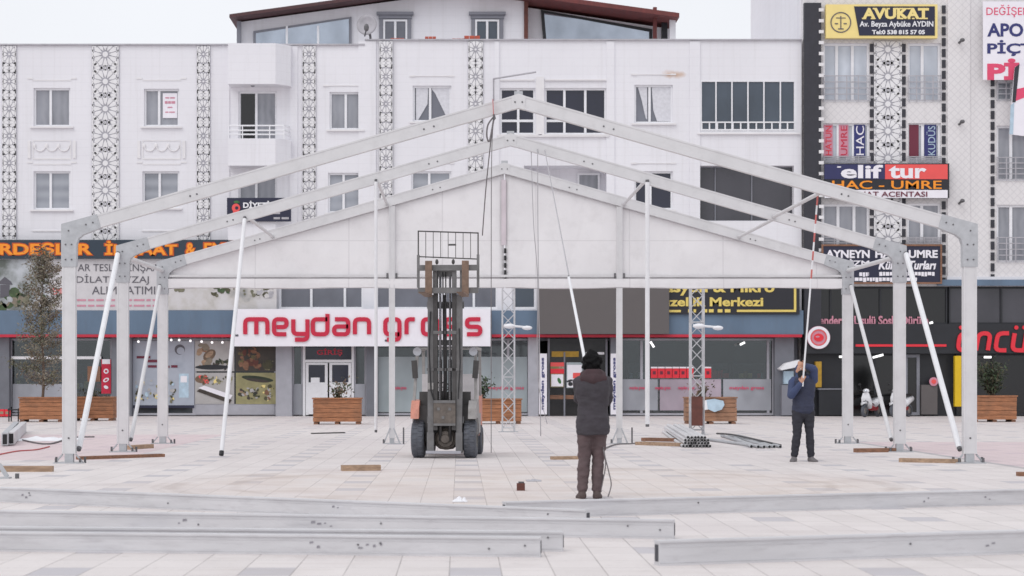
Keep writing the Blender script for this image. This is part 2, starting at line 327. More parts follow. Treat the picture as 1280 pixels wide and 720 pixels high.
ORG = {}
class MB:
    def __init__(s): s.v = []; s.f = []; s.mi = []; s.mats = []; s.cur = 0
    def use(s, m):
        m = M[m] if isinstance(m, str) else m
        if m not in s.mats: s.mats.append(m)
        s.cur = s.mats.index(m); return s
    def add(s, vs, fs):
        b = len(s.v); s.v += [Vector(q) for q in vs]
        for f in fs: s.f.append(tuple(b+i for i in f)); s.mi.append(s.cur)
        return s
    def box(s, x0, x1, y0, y1, z0, z1):
        x0, x1 = min(x0, x1), max(x0, x1); y0, y1 = min(y0, y1), max(y0, y1); z0, z1 = min(z0, z1), max(z0, z1)
        return s.add([(x0, y0, z0), (x1, y0, z0), (x1, y1, z0), (x0, y1, z0), (x0, y0, z1), (x1, y0, z1), (x1, y1, z1), (x0, y1, z1)],
                     [(0, 3, 2, 1), (4, 5, 6, 7), (0, 1, 5, 4), (1, 2, 6, 5), (2, 3, 7, 6), (3, 0, 4, 7)])
    def pbox(s, px0, py0, px1, py1, Y, y0, y1):       # box whose front outline is measured on plane Y
        return s.box(X(px0, Y), X(px1, Y), y0, y1, Z(py1, Y), Z(py0, Y))
    def bar(s, a, b, w, h, up=(0, 0, 1)):             # box along a-b : w sideways, h along up
        a, b = Vector(a), Vector(b); d = (b-a).normalized(); u = Vector(up); sd = d.cross(u)
        if sd.length < 1e-4: sd = d.cross(Vector((0, 1, 0)))
        sd.normalize(); u = sd.cross(d).normalized(); sd *= w/2; u *= h/2
        vs = [p+i*sd+j*u for p in (a, b) for i, j in ((-1, -1), (1, -1), (1, 1), (-1, 1))]
        return s.add(vs, [(0, 1, 2, 3), (7, 6, 5, 4), (0, 4, 5, 1), (1, 5, 6, 2), (2, 6, 7, 3), (3, 7, 4, 0)])
    def tube(s, pts, r, seg=8, cap=True):
        pts = [Vector(p) for p in pts]; rs = r if isinstance(r, (list, tuple)) else [r]*len(pts); base = len(s.v); ref = None
        for i, p in enumerate(pts):
            t = (pts[min(i+1, len(pts)-1)]-pts[max(i-1, 0)]).normalized()
            if ref is None: ref = t.orthogonal().normalized()
            ref = (ref-t*ref.dot(t)).normalized(); q = t.cross(ref)
            for k in range(seg):
                a = 2*math.pi*k/seg; s.v.append(p+(ref*math.cos(a)+q*math.sin(a))*rs[i])
        for i in range(len(pts)-1):
            for k in range(seg):
                a = base+i*seg+k; b = base+i*seg+(k+1) % seg
                s.f.append((a, b, b+seg, a+seg)); s.mi.append(s.cur)
        if cap:
            s.f.append(tuple(base+k for k in reversed(range(seg)))); s.mi.append(s.cur)
            e = base+(len(pts)-1)*seg; s.f.append(tuple(e+k for k in range(seg))); s.mi.append(s.cur)
        return s
    def prism(s, poly, y0, y1):                        # polygon [(x,z)] extruded along y
        n = len(poly); vs = [(x, y0, z) for x, z in poly]+[(x, y1, z) for x, z in poly]
        ar = sum(poly[i][0]*poly[(i+1) % n][1]-poly[(i+1) % n][0]*poly[i][1] for i in range(n))
        fs = [tuple(range(n)), tuple(reversed(range(n, 2*n)))]+[((i+1) % n, i, n+i, n+(i+1) % n) for i in range(n)]
        if ar < 0: fs = [tuple(reversed(f)) for f in fs]
        return s.add(vs, fs)
    def pprism(s, pp, Y, y0, y1): return s.prism([(X(a, Y), Z(b, Y)) for a, b in pp], y0, y1)
    def disc(s, cx, cz, r, y0, y1, seg=20, rz=None): return s.prism([(cx+r*math.cos(2*math.pi*k/seg), cz+(rz or r)*math.sin(2*math.pi*k/seg)) for k in range(seg)], y0, y1)
    def lathe(s, c, axis, prof, seg=20):               # prof [(r, t)] around axis through c
        c = Vector(c); a = Vector(axis).normalized(); u = a.orthogonal().normalized(); w = a.cross(u); base = len(s.v); n = len(prof)
        for r, t in prof:
            for k in range(seg):
                g = 2*math.pi*k/seg; s.v.append(c+a*t+(u*math.cos(g)+w*math.sin(g))*max(r, 1e-4))
        for i in range(n-1):
            for k in range(seg):
                p = base+i*seg+k; q = base+i*seg+(k+1) % seg
                s.f.append((p, q, q+seg, p+seg)); s.mi.append(s.cur)
        return s
    def ball(s, c, rx, ry, rz, seg=12, rings=8, j=0.):
        prof = []
        base = len(s.v); c = Vector(c)
        for i in range(rings+1):
            th = math.pi*i/rings
            for k in range(seg):
                g = 2*math.pi*k/seg; q = 1+random.uniform(-j, j)
                s.v.append(c+Vector((rx*math.sin(th)*math.cos(g)*q, ry*math.sin(th)*math.sin(g)*q, rz*math.cos(th)*q)))
        for i in range(rings):
            for k in range(seg):
                a = base+i*seg+k; b = base+i*seg+(k+1) % seg
                s.f.append((a, a+seg, b+seg, b)); s.mi.append(s.cur)
        return s
    def text(s, body, x0, x1, z0, z1, y, depth=.03, off=.0, shear=0., rot=False):   # lettering fitted to a box on a wall
        vs, fs = glyphs(body, off, shear)
        if rot: vs = [(-b, a) for a, b in vs]
        ax, bx = min(v[0] for v in vs), max(v[0] for v in vs); az, bz = min(v[1] for v in vs), max(v[1] for v in vs)
        kx, kz = (x1-x0)/(bx-ax), (z1-z0)/(bz-az); n = len(vs)
        pts = [(x0+(a-ax)*kx, z0+(b-az)*kz) for a, b in vs]
        edges = {}
        for f in fs:
            for i in range(len(f)):
                e = (f[i], f[(i+1) % len(f)]); edges[e] = edges.get(e, 0)+1
        side = [e for e in edges if (e[1], e[0]) not in edges]
        allv = [(a, y-depth, b) for a, b in pts]+[(a, y, b) for a, b in pts]
        return s.add(allv, [tuple(f) for f in fs]+[(b, a, a+n, b+n) for a, b in side])
    def ptext(s, body, px0, py0, px1, py1, Y, **k): return s.text(body, X(px0, Y), X(px1, Y), Z(py1, Y), Z(py0, Y), Y, **k)
    def stroke(s, pts, t, y, depth, closed=False):      # flat ribbon letters, pts (x,z)
        pts = [Vector(p) for p in pts]; n = len(pts); Lf, Rt = [], []
        for i, p in enumerate(pts):
            a = pts[i-1] if (i > 0 or closed) else None; b = pts[(i+1) % n] if (i < n-1 or closed) else None
            d1 = (p-a).normalized() if a is not None else None; d2 = (b-p).normalized() if b is not None else None
            if d1 is None: d1 = d2
            if d2 is None: d2 = d1
            d = (d1+d2).normalized(); nn = Vector((-d.y, d.x)); k = 1/max(.5, d.dot(d1)); Lf.append(p+nn*t/2*k); Rt.append(p-nn*t/2*k)
        for i in range(n if closed else n-1):
            j = (i+1) % n; s.prism([tuple(Rt[i]), tuple(Rt[j]), tuple(Lf[j]), tuple(Lf[i])], y-depth, y)
        return s
    def build(s, name, m=None, parent=None, smooth=False, org=None):
        if m is not None and not s.mats: s.use(m)
        o0 = Vector(org) if org is not None else (ORG.get(parent.name, Vector()) if parent else Vector())
        me = bpy.data.meshes.new(name); me.from_pydata([tuple(q-o0) for q in s.v], [], s.f); me.update()
        for mm in s.mats: me.materials.append(mm)
        if not s.mats and m is not None: me.materials.append(M[m])
        if len(s.mats) > 1: me.polygons.foreach_set('material_index', s.mi)
        if smooth: me.polygons.foreach_set('use_smooth', [True]*len(me.polygons))
        o = bpy.data.objects.new(name, me); C.objects.link(o)
        if parent: o.parent = parent
        else: o.location = o0
        ORG[o.name] = o0
        return o
    # all faces default to slot 0 when only one material is passed to build()

_gc = {}
def glyphs(body, off, shear):
    key = (body, off, shear)
    if key not in _gc:
        cu = bpy.data.curves.new('t', 'FONT'); cu.body = body; cu.offset = off; cu.shear = shear; cu.resolution_u = 3; cu.fill_mode = 'FRONT'
        o = bpy.data.objects.new('t', cu); C.objects.link(o)
        dg = bpy.context.evaluated_depsgraph_get(); me = bpy.data.meshes.new_from_object(o.evaluated_get(dg))
        bm = bmesh.new(); bm.from_mesh(me); bmesh.ops.remove_doubles(bm, verts=bm.verts, dist=1e-5); bm.verts.index_update()
        vs = [(v.co.x, v.co.y) for v in bm.verts]
        fs = []
        for f in bm.faces:
            ix = [v.index for v in f.verts]
            ar = sum(vs[ix[i]][0]*vs[ix[(i+1) % len(ix)]][1]-vs[ix[(i+1) % len(ix)]][0]*vs[ix[i]][1] for i in range(len(ix)))
            fs.append(ix if ar > 0 else ix[::-1])
        bm.free(); bpy.data.objects.remove(o); bpy.data.curves.remove(cu); bpy.data.meshes.remove(me)
        _gc[key] = (vs, fs)
    return _gc[key]

def tag(o, label, cat, group=None, kind='thing'):
    if label: o['label'] = label
    if cat: o['category'] = cat
    if group: o['group'] = group
    o['kind'] = kind
    return o
def thing(name, label, cat, loc=(0, 0, 0), group=None):
    o = bpy.data.objects.new(name, None); C.objects.link(o); o.location = loc; o.empty_display_size = .2
    ORG[o.name] = Vector(loc); return tag(o, label, cat, group)
def copy_thing(o, loc, rz, label, scale=None):
    def rec(q, par):
        c = q.copy(); C.objects.link(c); c.parent = par
        for ch in list(q.children): rec(ch, c)
        return c
    c = rec(o, None); c.location = loc; c.rotation_euler = (0, 0, rz); c['label'] = label
    if scale: c.scale = scale
    return c
def struct(o, kind='structure'): o['kind'] = kind; return o
# ------------------------------------------------------------------ the ground
g = MB(); nx = 1
g.add([(-400, -60, 0), (400, -60, 0), (400, 600, 0), (-400, 600, 0)], [(0, 1, 2, 3)])
struct(g.build('plaza_ground', 'ground'))

# ------------------------------------------------------------------ white apartment building
def rect(px0, py0, px1, py1, Y=YF): return X(px0, Y), X(px1, Y), Z(py1, Y), Z(py0, Y)
def wall_holes(mb, x0, x1, z0, z1, holes, Y, depth):
    xs = sorted({x0, x1, *[min(max(v, x0), x1) for h in holes for v in h[:2]]}); zs = sorted({z0, z1, *[min(max(v, z0), z1) for h in holes for v in h[2:4]]})
    for i in range(len(xs)-1):
        for j in range(len(zs)-1):
            cx, cz = (xs[i]+xs[i+1])/2, (zs[j]+zs[j+1])/2
            if any(h[0] < cx < h[1] and h[2] < cz < h[3] for h in holes): continue
            mb.add([(xs[i], Y, zs[j]), (xs[i+1], Y, zs[j]), (xs[i+1], Y, zs[j+1]), (xs[i], Y, zs[j+1])], [(0, 1, 2, 3)])
    for h in holes:
        d = h[4] if len(h) > 4 else depth
        a, b, c, e = h[:4]
        for q in (((a, Y, c), (a, Y+d, c), (a, Y+d, e), (a, Y, e)), ((b, Y+d, c), (b, Y, c), (b, Y, e), (b, Y+d, e)),
                  ((a, Y, c), (b, Y, c), (b, Y+d, c), (a, Y+d, c)), ((a, Y+d, e), (b, Y+d, e), (b, Y, e), (a, Y, e))):
            mb.add(q, [(0, 1, 2, 3)])
def window(parent, pr, pane='pane_grey', cols=(.5,), rows=(), Y=YF, rec=.16, fw=.075, sill=True, frame='upvc', name='window', extra=None, mw=None):
    x0, x1, z0, z1 = rect(*pr, Y=Y); f = MB().use(frame); y0, y1 = Y+rec-.06, Y+rec+.03; mw = mw or fw*1.25
    f.box(x0, x1, y0, y1, z0, z0+fw); f.box(x0, x1, y0, y1, z1-fw, z1); f.box(x0, x0+fw, y0, y1, z0+fw, z1-fw); f.box(x1-fw, x1, y0, y1, z0+fw, z1-fw)
    for c in cols: xc = x0+(x1-x0)*c; f.box(xc-mw/2, xc+mw/2, y0-.01, y1-.003, z0+fw, z1-fw)
    for r in rows: zc = z1-(z1-z0)*r; f.box(x0+fw, x1-fw, y0-.004, y1-.006, zc-mw/2, zc+mw/2)
    w = f.build(name, None, parent)
    MB().use(pane).box(x0+fw*.5, x1-fw*.5, Y+rec, Y+rec+.02, z0+fw*.5, z1-fw*.5).build('pane', None, w)
    if sill: MB().use('relief').box(x0-.12, x1+.12, Y-.10, Y+rec-.062, z0-.07, z0-.004).build('sill', None, w)
    if extra: extra(w, x0, x1, z0, z1, Y+rec-.02)
    return w
apt = thing('apartment_building', 'long white apartment building with lattice ornament strips and shops below', 'building', (X(500, YF), YF, 0))
# windows : rect in photo pixels, pane, columns
def curt(sides):
    def fn(w, x0, x1, z0, z1, y):
        for poly in sides:
            m = MB().use('curtain'); m.prism([(x0+(x1-x0)*a, z0+(z1-z0)*b) for a, b in poly], y-.012, y-.002); m.build('curtain', None, w)
    return fn
WIN = [((42, 110, 88, 158), 'pane_grey', (.45,), (), None), ((180, 111, 224, 158), 'pane_grey', (.42,), (), None),
       ((42, 214, 88, 262), 'pane_blind', (.45,), (), None), ((178, 214, 224, 260), 'pane_blind', (.46,), (), None),
       ((412, 115, 452, 162), 'pane_grey', (.5,), (), None), ((410, 216, 452, 266), 'pane_blind', (.46,), (), None),
       ((516, 107, 564, 152), 'pane_mid', (.45,), (), curt([[(.08, .95), (.4, .95), (.38, .5), (.14, .06), (.08, .06)], [(.5, .95), (.95, .95), (.95, .12), (.86, .18), (.58, .8), (.5, .9)]])),
       ((514, 214, 564, 262), 'pane_blind', (.45,), (), None),
       ((625, 110, 669, 168), 'pane_dark', (.52,), (.70,), None), ((681, 110, 758, 168), 'pane_dark', (.32, .66), (.70,), None),
       ((793, 106, 841, 154), 'pane_mid', (.4,), (), curt([[(.1, .95), (.34, .95), (.34, .1), (.3, .15), (.2, .6)], [(.46, .95), (.95, .95), (.95, .06), (.6, .06), (.5, .35)]])),
       ((793, 214, 841, 262), 'pane_dark', (.42,), (), None)]
MEZZ = [((349, 332, 454, 386), 'pane_mid', (.38, .78)), ((470, 332, 540, 386), 'pane_mid', (.25,)), ((556, 332, 622, 386), 'pane_mid', (.55,)), ((640, 332, 670, 386), 'pane_slate', ())]
holes = [rect(*w[0]) for w in WIN]+[rect(*w[0]) for w in MEZZ]
LOG = [((298, 114, 346, 178)), ((298, 219, 346, 285))]                  # balcony doors
holes += [rect(*q) for q in LOG]
gl1, gl2, niche = (875, 100, 996, 166), (875, 207, 996, 276), (655, 207, 759, 262)
holes += [rect(*gl1), rect(*gl2)+(.5,), rect(*niche)+(1.2,)]
wm = MB().use('facade')
XL, XR = X(-420, YF), X(1002, YF); ZT1, ZT2, ZB = Z(57, YF), Z(51, YF), Z(388, YF); xs = X(456, YF)
def inside(h, a, b): return a-1e-6 <= h[0] and h[1] <= b+1e-6
wall_holes(wm, XL, xs, ZB, ZT1, [h for h in holes if h[0] < xs-1], YF, .3)
wall_holes(wm, xs, XR, ZB, ZT2, [h for h in holes if h[0] >= xs-1], YF, .3)
holes_split = None
# niche back, upper return of the step, body behind
nx0, nx1, nz0, nz1 = rect(*niche); wm.add([(nx0, YF+1.2, nz0), (nx1, YF+1.2, nz0), (nx1, YF+1.2, nz1), (nx0, YF+1.2, nz1)], [(0, 1, 2, 3)])
wm.box(XL, xs, YF+.001, YF+.3, ZT1-.5, ZT1-.002); wm.box(xs, XR, YF+.001, YF+.3, ZT2-.5, ZT2-.002)
wm.box(XL, XR-.01, YF+1.6, YF+16, Z(421.5, YF-.4)+.01, ZT1-.6); wm.box(XR-.3, XR-.012, YF+.001, YF+1.6, Z(421.5, YF-.4)+.01, ZT2-.6); wm.box(XL, XR-.32, YF+.31, YF+1.59, ZT1-1.0, ZT1-.62)
# shallow pilasters
for a, b, t in ((284.5, 287, ZT1), (362, 372, ZT1), (448, 470, ZT2), (618, 624, ZT2), (758, 768, ZT2), (862, 875, ZT2)):
    wm.box(X(a, YF), X(b, YF), YF-.05, YF-.002, Z(300, YF), t-.02)
wm.build('facade_wall', None, apt)
cp = MB().use('parapet'); cp.box(XL, xs, YF-.09, YF+.36, ZT1, ZT1+.06); cp.box(xs, XR, YF-.09, YF+.36, ZT2, ZT2+.06); cp.build('parapet_cap', None, apt)
for pr, pane, cols, rows, ex in WIN:
    window(apt, pr, pane, cols, rows, extra=ex)
for pr, pane, cols in MEZZ: window(apt, pr, pane, cols, sill=False)
for i, pr in enumerate(LOG):
    w = window(apt, pr, 'pane_grey' if i else 'pane_grey', (.46,), sill=False, name='balcony_door')
    x0, x1, z0, z1 = rect(*pr)
    if i == 0: MB().use('pane_black').box(x0+.09, x0+(x1-x0)*.43, YF+.145, YF+.158, z0+.09, z1-.09).build('open_sash', None, w)
# window mouldings : cornices and swag panels
for cxp in (65, 202):
    for base in (0, 105):
        yb = 97+base; rl = MB().use('relief')
        if base and cxp == 65: pass
        rl.pbox(cxp-31, yb, cxp-24, yb+2, YF, YF-.025, YF-.002); rl.pbox(cxp+24, yb, cxp+31, yb+2, YF, YF-.025, YF-.002)
        rl.pbox(cxp-24, yb+2.5, cxp+24, yb+4, YF, YF-.018, YF-.002)
        if base == 0:
            for (a, b, c, d) in ((-24, 175, 24, 176.2), (-24, 197.5, 24, 199.5), (-24, 176.2, -22.8, 197.5), (22.8, 176.2, 24, 197.5)): rl.pbox(cxp+a, b, cxp+c, d, YF, YF-.02, YF-.002)
            for q in (-15, 0, 15):
                pts = [P(cxp+q+7*math.cos(t), 181+8*math.sin(t), YF-.02) for t in [math.pi*k/7 for k in range(8)]]; rl.tube(pts, .03, 5)
                rl.ball(P(cxp+q-7, 182, YF-.03), .07, .03, .1, 6, 4)
            rl.pbox(cxp-30, 176, cxp-26.5, 198, YF, YF-.05, YF-.002); rl.pbox(cxp+26.5, 176, cxp+30, 198, YF, YF-.05, YF-.002)
        else:
            rl.pbox(cxp-24, 288, cxp+24, 289.5, YF, YF-.03, YF-.002)
        rl.build('window_moulding', None, apt)
for cxp, y0 in ((432, 106), (540, 94), (817, 92), (817, 203), (540, 203)):
    rl = MB().use('relief'); rl.pbox(cxp-28, y0, cxp-21, y0+2, YF, YF-.05, YF-.002); rl.pbox(cxp+21, y0, cxp+28, y0+2, YF, YF-.03, YF-.002); rl.pbox(cxp-21, y0+.6, cxp+21, y0+1.6, YF, YF-.03, YF-.002); rl.build('window_moulding', None, apt)
rl = MB().use('relief'); rl.pbox(625, 99, 668, 101, YF, YF-.05, YF-.002); rl.pbox(681, 99, 758, 101, YF, YF-.08, YF-.002); rl.pbox(622, 169.5, 761, 171.5, YF, YF-.09, YF-.002); rl.pbox(670, 96, 680, 168, YF, YF-.07, YF-.003)
rl.build('window_moulding', None, apt)
aw = MB().use('parapet'); aw.tube([P(617, 98.5, YF-.5), P(670, 90, YF-.9)], .035, 5); aw.tube([P(617, 98.5, YF-.5), P(617, 99, YF)], .03, 5); aw.tube([P(617, 98.5, YF-.5), P(617, 128, YF-.05)], .03, 5); aw.build('awning_arm', None, apt)
# lattice ornament strips
def ornament(parent, px0, px1, py0, py1, Y, period, wide, proud=.05):
    x0, x1, z0, z1 = rect(px0, py0, px1, py1, Y); cx = (x0+x1)/2; hw = (x1-x0)/2; per = period*Y/FP
    b = MB().use('orn_dark'); b.box(x0, x1, Y-proud, Y-.002, z0, z1)
    b.use('orn_white'); y0, y1 = Y-proud-.02, Y-proud-.002
    def piece(poly):
        q = [(min(max(a, x0+.02), x1-.02), min(max(c, z0), z1)) for a, c in poly]
        if max(v[1] for v in q)-min(v[1] for v in q) > .05 and max(v[0] for v in q)-min(v[0] for v in q) > .02: b.prism(q, y0, y1)
    def petal(ox, oz, ang, r0, r1, w, sq=1.):
        d = Vector((math.cos(ang), math.sin(ang))); t = Vector((-d.y, d.x)); pts = [(r0, 0), (r0+(r1-r0)*.35, w*.62), (r0+(r1-r0)*.78, w), (r1, 0), (r0+(r1-r0)*.78, -w), (r0+(r1-r0)*.35, -w*.62)]
        piece([(ox+d.x*a+t.x*c, oz+(d.y*a+t.y*c)*sq) for a, c in pts])
    for sg in (-1, 1): b.box(cx+sg*hw-sg*.01, cx+sg*hw-sg*.06, y0, y1, z0, z1)
    k = 0; z = z1-per*.3
    while z > z0-per:
        if wide:
            for i in range(12): petal(cx, z, math.pi/6*i, hw*.27, hw*.93, hw*.180); petal(cx, z, math.pi/6*(i+.5), hw*.80, hw*1.16, hw*.085)
            piece([(cx+hw*.21*math.cos(t), z+hw*.21*math.sin(t)) for t in [math.pi/4*q for q in range(8)]])
            for sg in (-1, 1):
                for i in range(5): petal(cx+sg*hw*.93, z+per/2, (math.pi if sg > 0 else 0)+(i-2)*math.pi/5.2, hw*.10, hw*.56, hw*.13)
            for sg in (-1, 1): petal(cx, z+per/2, math.pi/2*sg, .0, hw*.20, hw*.11); petal(cx+sg*hw*.10, z+per/2, 0 if sg > 0 else math.pi, 0, hw*.30, hw*.10)
        else:
            for i in range(10): petal(cx, z, math.pi/5*i, hw*.28, hw*1.02, hw*.225, 1.3); petal(cx, z, math.pi/5*(i+.5), hw*.86, hw*1.3, hw*.11, 1.3)
            piece([(cx+hw*.16*math.cos(t), z+hw*.16*math.sin(t)) for t in [math.pi/3*q for q in range(6)]])
            for sg in (-1, 1):
                for i in range(5): petal(cx+sg*hw*.95, z+per/2, (math.pi if sg > 0 else 0)+(i-2)*math.pi/4.6, hw*.12, hw*.92, hw*.23)
                petal(cx, z+per/2, math.pi/2*sg, hw*.08, hw*.62, hw*.24)
        z -= per
    return b.build('ornament_strip', None, parent)
for a, b_, t, wd in ((3, 21, 58, 0), (115, 149, 58, 1), (246, 263, 58, 0), (378, 395, 58, 0), (474, 491, 52, 0), (585, 604, 52, 0)):
    ornament(apt, a, b_, t, 300, YF-(.05 if a == 474 else 0), 34, wd)
# protruding balcony bay
yb = YF-.9
for a, b_ in ((54, 105), (173, 207), (275, 300)):
    x0, x1, z0, z1 = rect(285, a, 362, b_, yb); c = .55
    pl = [(x0, YF-.002), (x0, yb), (x1-c, yb), (x1, yb+c), (x1, YF-.002)]; n_ = len(pl)
    bal = MB().use('facade'); bal.add([(p, q, z0) for p, q in pl]+[(p, q, z1) for p, q in pl], [tuple(range(n_)), tuple(range(2*n_-1, n_-1, -1))]+[((i+1) % n_, i, n_+i, n_+(i+1) % n_) for i in range(n_)]); bal.build('balcony', None, apt)
ra = MB().use('white')
for py in (157, 163, 168):
    a = P(286, py, yb+.06); b_ = P(355, py, yb+.06); c = P(361, py+1, YF-.3); ra.tube([a, b_, c, (c.x, YF-.05, c.z)], .03, 5)
for px in (286, 303, 320, 337, 355): ra.tube([P(px, 157, yb+.06), P(px, 174, yb+.06)], .025, 5)
ra.build('balcony_railing', None, apt)
lampm = MB().use('greyframe'); lampm.ball(P(316, 106.5, YF-.45), .1, .1, .07, 8, 5); lampm.build('ceiling_lamp', None, apt)
# glazed balcony and open loggia at the right end
window(apt, gl1, 'pane_slate', (.165, .33, .495, .66, .83), (.80,), rec=.05, fw=.07, sill=True, mw=.05)
gr = MB().use('upvc')
for k in range(13): px = 877+117*k/12; gr.pbox(px-.9, 154, px+.9, 163, YF, YF-.03, YF-.01)
gr.pbox(876, 161.5, 995, 163.5, YF, YF-.035, YF-.011); gr.build('balcony_railing', None, apt)
window(apt, gl2, 'pane_brown', (.17, .55), (), rec=.44, fw=.05, sill=False, frame='greyframe', mw=.04)  # dark pane paints the shade inside the open loggia
window(apt, (722, 216, 750, 258), 'pane_grey', (), (), Y=YF+1.0, rec=.16, sill=False)
# shop level : cladding band, red strip, walls and columns
bb = MB().use('blueband'); bb.box(XL, X(1002, YF), YF-.4, YF-.003, Z(418, YF-.4), Z(388, YF-.4)); bb.build('cladding_band', None, apt)
rs = MB().use('redstrip'); rs.box(XL, X(1000, YF), YF-.46, YF-.003, Z(421.5, YF-.4), Z(418, YF-.4)-.003); rs.build('red_strip', None, apt)
YS = YF+.25
sw = MB().use('greycol'); zs0, zs1 = 0, Z(421.5, YF-.4)-.006
def colm(a, b, m='greycol', y0=YF-.1): sw.use(m).box(X(a, YF), X(b, YF), y0, YS+.3, 0, zs1)
for a, b_, m in ((0, 12, 'greycol'), (140, 165, 'greycol'), (345, 365, 'palecol'), (458, 470, 'greycol'), (660, 673, 'palecol'), (763, 775, 'greycol'), (968, 992, 'greycol')): colm(a, b_, m)
sw.use('restdark').box(XL, X(1000, YF), YS+4.2, YS+4.4, 0, zs1); sw.use('greycol').box(XL, X(1000, YF), YS+.31, YS+4.19, zs1-.12, zs1); sw.box(X(1000, YF)-.2, X(1000, YF), YS+.31, YS+4.19, 0, zs1-.121)
sw.build('shop_columns', None, apt)
def shopwin(px0, px1, rows, frame='palecol', y=YS, name='shop_window', cols=(), pane='shop_clear', py0=423, py1=519):
    w = window(apt, (px0, py0, px1, py1), pane, cols, (), Y=y, rec=.1, fw=.08, sill=False, frame=frame, name=name)
    for q0, q1, m, a, b_ in rows:
        x0, x1, z0, z1 = rect(px0+(px1-px0)*a, q0, px0+(px1-px0)*b_, q1, y)
        MB().use(m).box(x0+.03, x1-.03, y+.02, y+.097, z0, z1).build('window_film', None, w)
    return w
shopwin(-160, 0, [(474, 516, 'frost', .02, .98)], cols=(.3, .6))
shopwin(12, 140, [(480, 515, 'frost', .02, .6)], cols=(.55,))
shopwin(165, 243, [], pane='shop_glass')
shopwin(243, 345, [(505, 518, 'palecol', .01, .99)], pane='shop_glass')
shopwin(365, 379, [(480, 518, 'frost', .05, .95)])
shopwin(442, 458, [(480, 518, 'frost', .05, .95)])
shopwin(470, 662, [(446, 515, 'frost2', .01, .99)], cols=(.34, .86))
shopwin(775, 968, [(474, 513, 'frost', .008, .25), (474, 513, 'frost_pink', .254, .66), (474, 513, 'frost', .664, .985)], cols=(.14, .96))
# goods shelves seen dimly through the market windows
random.seed(77); GC = ['redbright', 'mutedyellow', 'green', 'skyblue', 'signwhite', 'plank_brown', 'navy', 'coral', 'cream', 'leaf_green']
for px0, px1, lab in ((20, 62, 'goods shelf behind the market glass, nearest the black stool'), (80, 136, 'goods shelf behind the market glass, below the cardboard panel'), (786, 812, 'narrow goods shelf behind the glass beside the upright banner'), (816, 858, 'goods shelf behind the glass above the row of red boxes'), (884, 912, 'goods shelf behind the glass beside the boxed mast'), (918, 958, 'goods shelf behind the glass nearest the white-hooded kiosk')):
    Yq = YS+2.0+random.uniform(-.3, .4); xa, xb = X(px0, Yq), X(px1, Yq); t = thing('goods_shelf', lab, 'shelf', ((xa+xb)/2, Yq, 0), 'goods shelves inside the market')
    m = MB().use('greycol'); m.box(xa, xb, Yq+.4, Yq+.43, 0, 2.1); [m.box(xa, xb, Yq, Yq+.399, z, z+.03) for z in (.15, .62, 1.05, 1.48, 1.9)]; [m.box(q, q+.04, Yq+.01, Yq+.398, 0, 2.1) for q in (xa-.041, xb+.001)]; m.build('rack', None, t)
    m = MB()
    for z in (.18, .65, 1.08, 1.51):
        x = xa+.03
        while x < xb-.16:
            w_ = random.uniform(.08, .22); m.use(random.choice(GC)); k = random.uniform(.16, .32); m.box(x, min(x+w_, xb-.02), Yq+.03, Yq+.3, z+.002, z+k); x += w_+.02
    m.build('goods', None, t)
# entrance doors
dr = MB().use('upvc'); yd = YS-.02
for q in ((378, 423, 381, 520), (439, 423, 442, 520), (381, 449.5, 439, 453), (381, 423, 439, 425)): dr.pbox(*q, YF, yd, yd+.15)
d0 = dr.build('entrance_door', None, apt)
MB().use('pane_dark').pbox(381, 425, 439, 449.5, YF, yd+.08, yd+.1).build('transom_pane', None, d0)
for a, b_ in ((381.5, 409), (411, 438.5)):
    lf = MB().use('upvc')
    for q in ((a, 453.5, a+3.5, 519), (b_-3.5, 453.5, b_, 519), (a+3.5, 453.5, b_-3.5, 456), (a+3.5, 478, b_-3.5, 518)): lf.pbox(*q, YF, yd+.03, yd+.1)
    lf.build('door_leaf', None, d0)
    MB().use('pane_dark').pbox(a+3.5, 456, b_-3.5, 478, YF, yd+.06, yd+.08).build('pane', None, d0)
MB().use('red').ptext('GİRİŞ', 396, 435.5, 428, 445, YF+.26, depth=.02, off=.02).build('door_lettering', None, d0)
MB().use('white').pbox(388, 472, 399, 479, YF, yd+.01, yd+.028).build('notice', None, d0)
e2 = MB().use('greyframe')
for q in ((685, 423, 687.5, 520), (757.5, 423, 760, 520), (705, 440, 707, 520), (728, 440, 730, 520)): e2.pbox(*q, YF, yd, yd+.12)
e2 = e2.build('entrance_door', None, apt)
MB().use('pane_black').pbox(687.5, 423, 757.5, 520, YF, yd+.13, yd+.15).build('pane', None, e2)
MB().use('mutedyellow').pbox(690, 439, 724, 446, YF, yd+.06, yd+.12).build('yellow_panel', None, e2)
MB().use('plank_brown').pbox(688, 494, 728, 499, YF, yd+.1, yd+.125).build('lower_panel', None, e2)
MB().use('white').pbox(733, 440, 756, 443, YF, yd+.06, yd+.12).build('white_bar', None, e2)
# dark shop lintel under the red strip, window frames of fascia
# penthouse storey with the sloping roof
YP = YF+3.0
ph = MB().use('facade'); zb = ZT1-.6
ph.prism([(X(297, YP), zb), (X(656, YP), zb), (X(656, YP), Z(1.5, YP)), (X(567, YP), Z(-9, YP)), (X(297, YP), Z(28, YP))], YP, YP+9)
ph.prism([(X(656, YP)+.003, zb), (X(843, YP), zb), (X(843, YP), Z(32, YP)), (X(656, YP)+.003, Z(4, YP))], YP+.8, YP+9)
ph.build('penthouse_wall', None, apt)
rf = MB().use('brownroof')
def slab(pa, pb, th, y0, y1, m):
    (ax, az), (bx, bz) = pa, pb; rf.use(m); rf.prism([(ax, az), (bx, bz), (bx, bz+th), (ax, az+th)], y0, y1)
ridge = (X(567, YP), Z(-11, YP))
slab((X(290, YP), Z(27, YP)), ridge, .13, YP-.9, YP+9.5, 'brownroof')
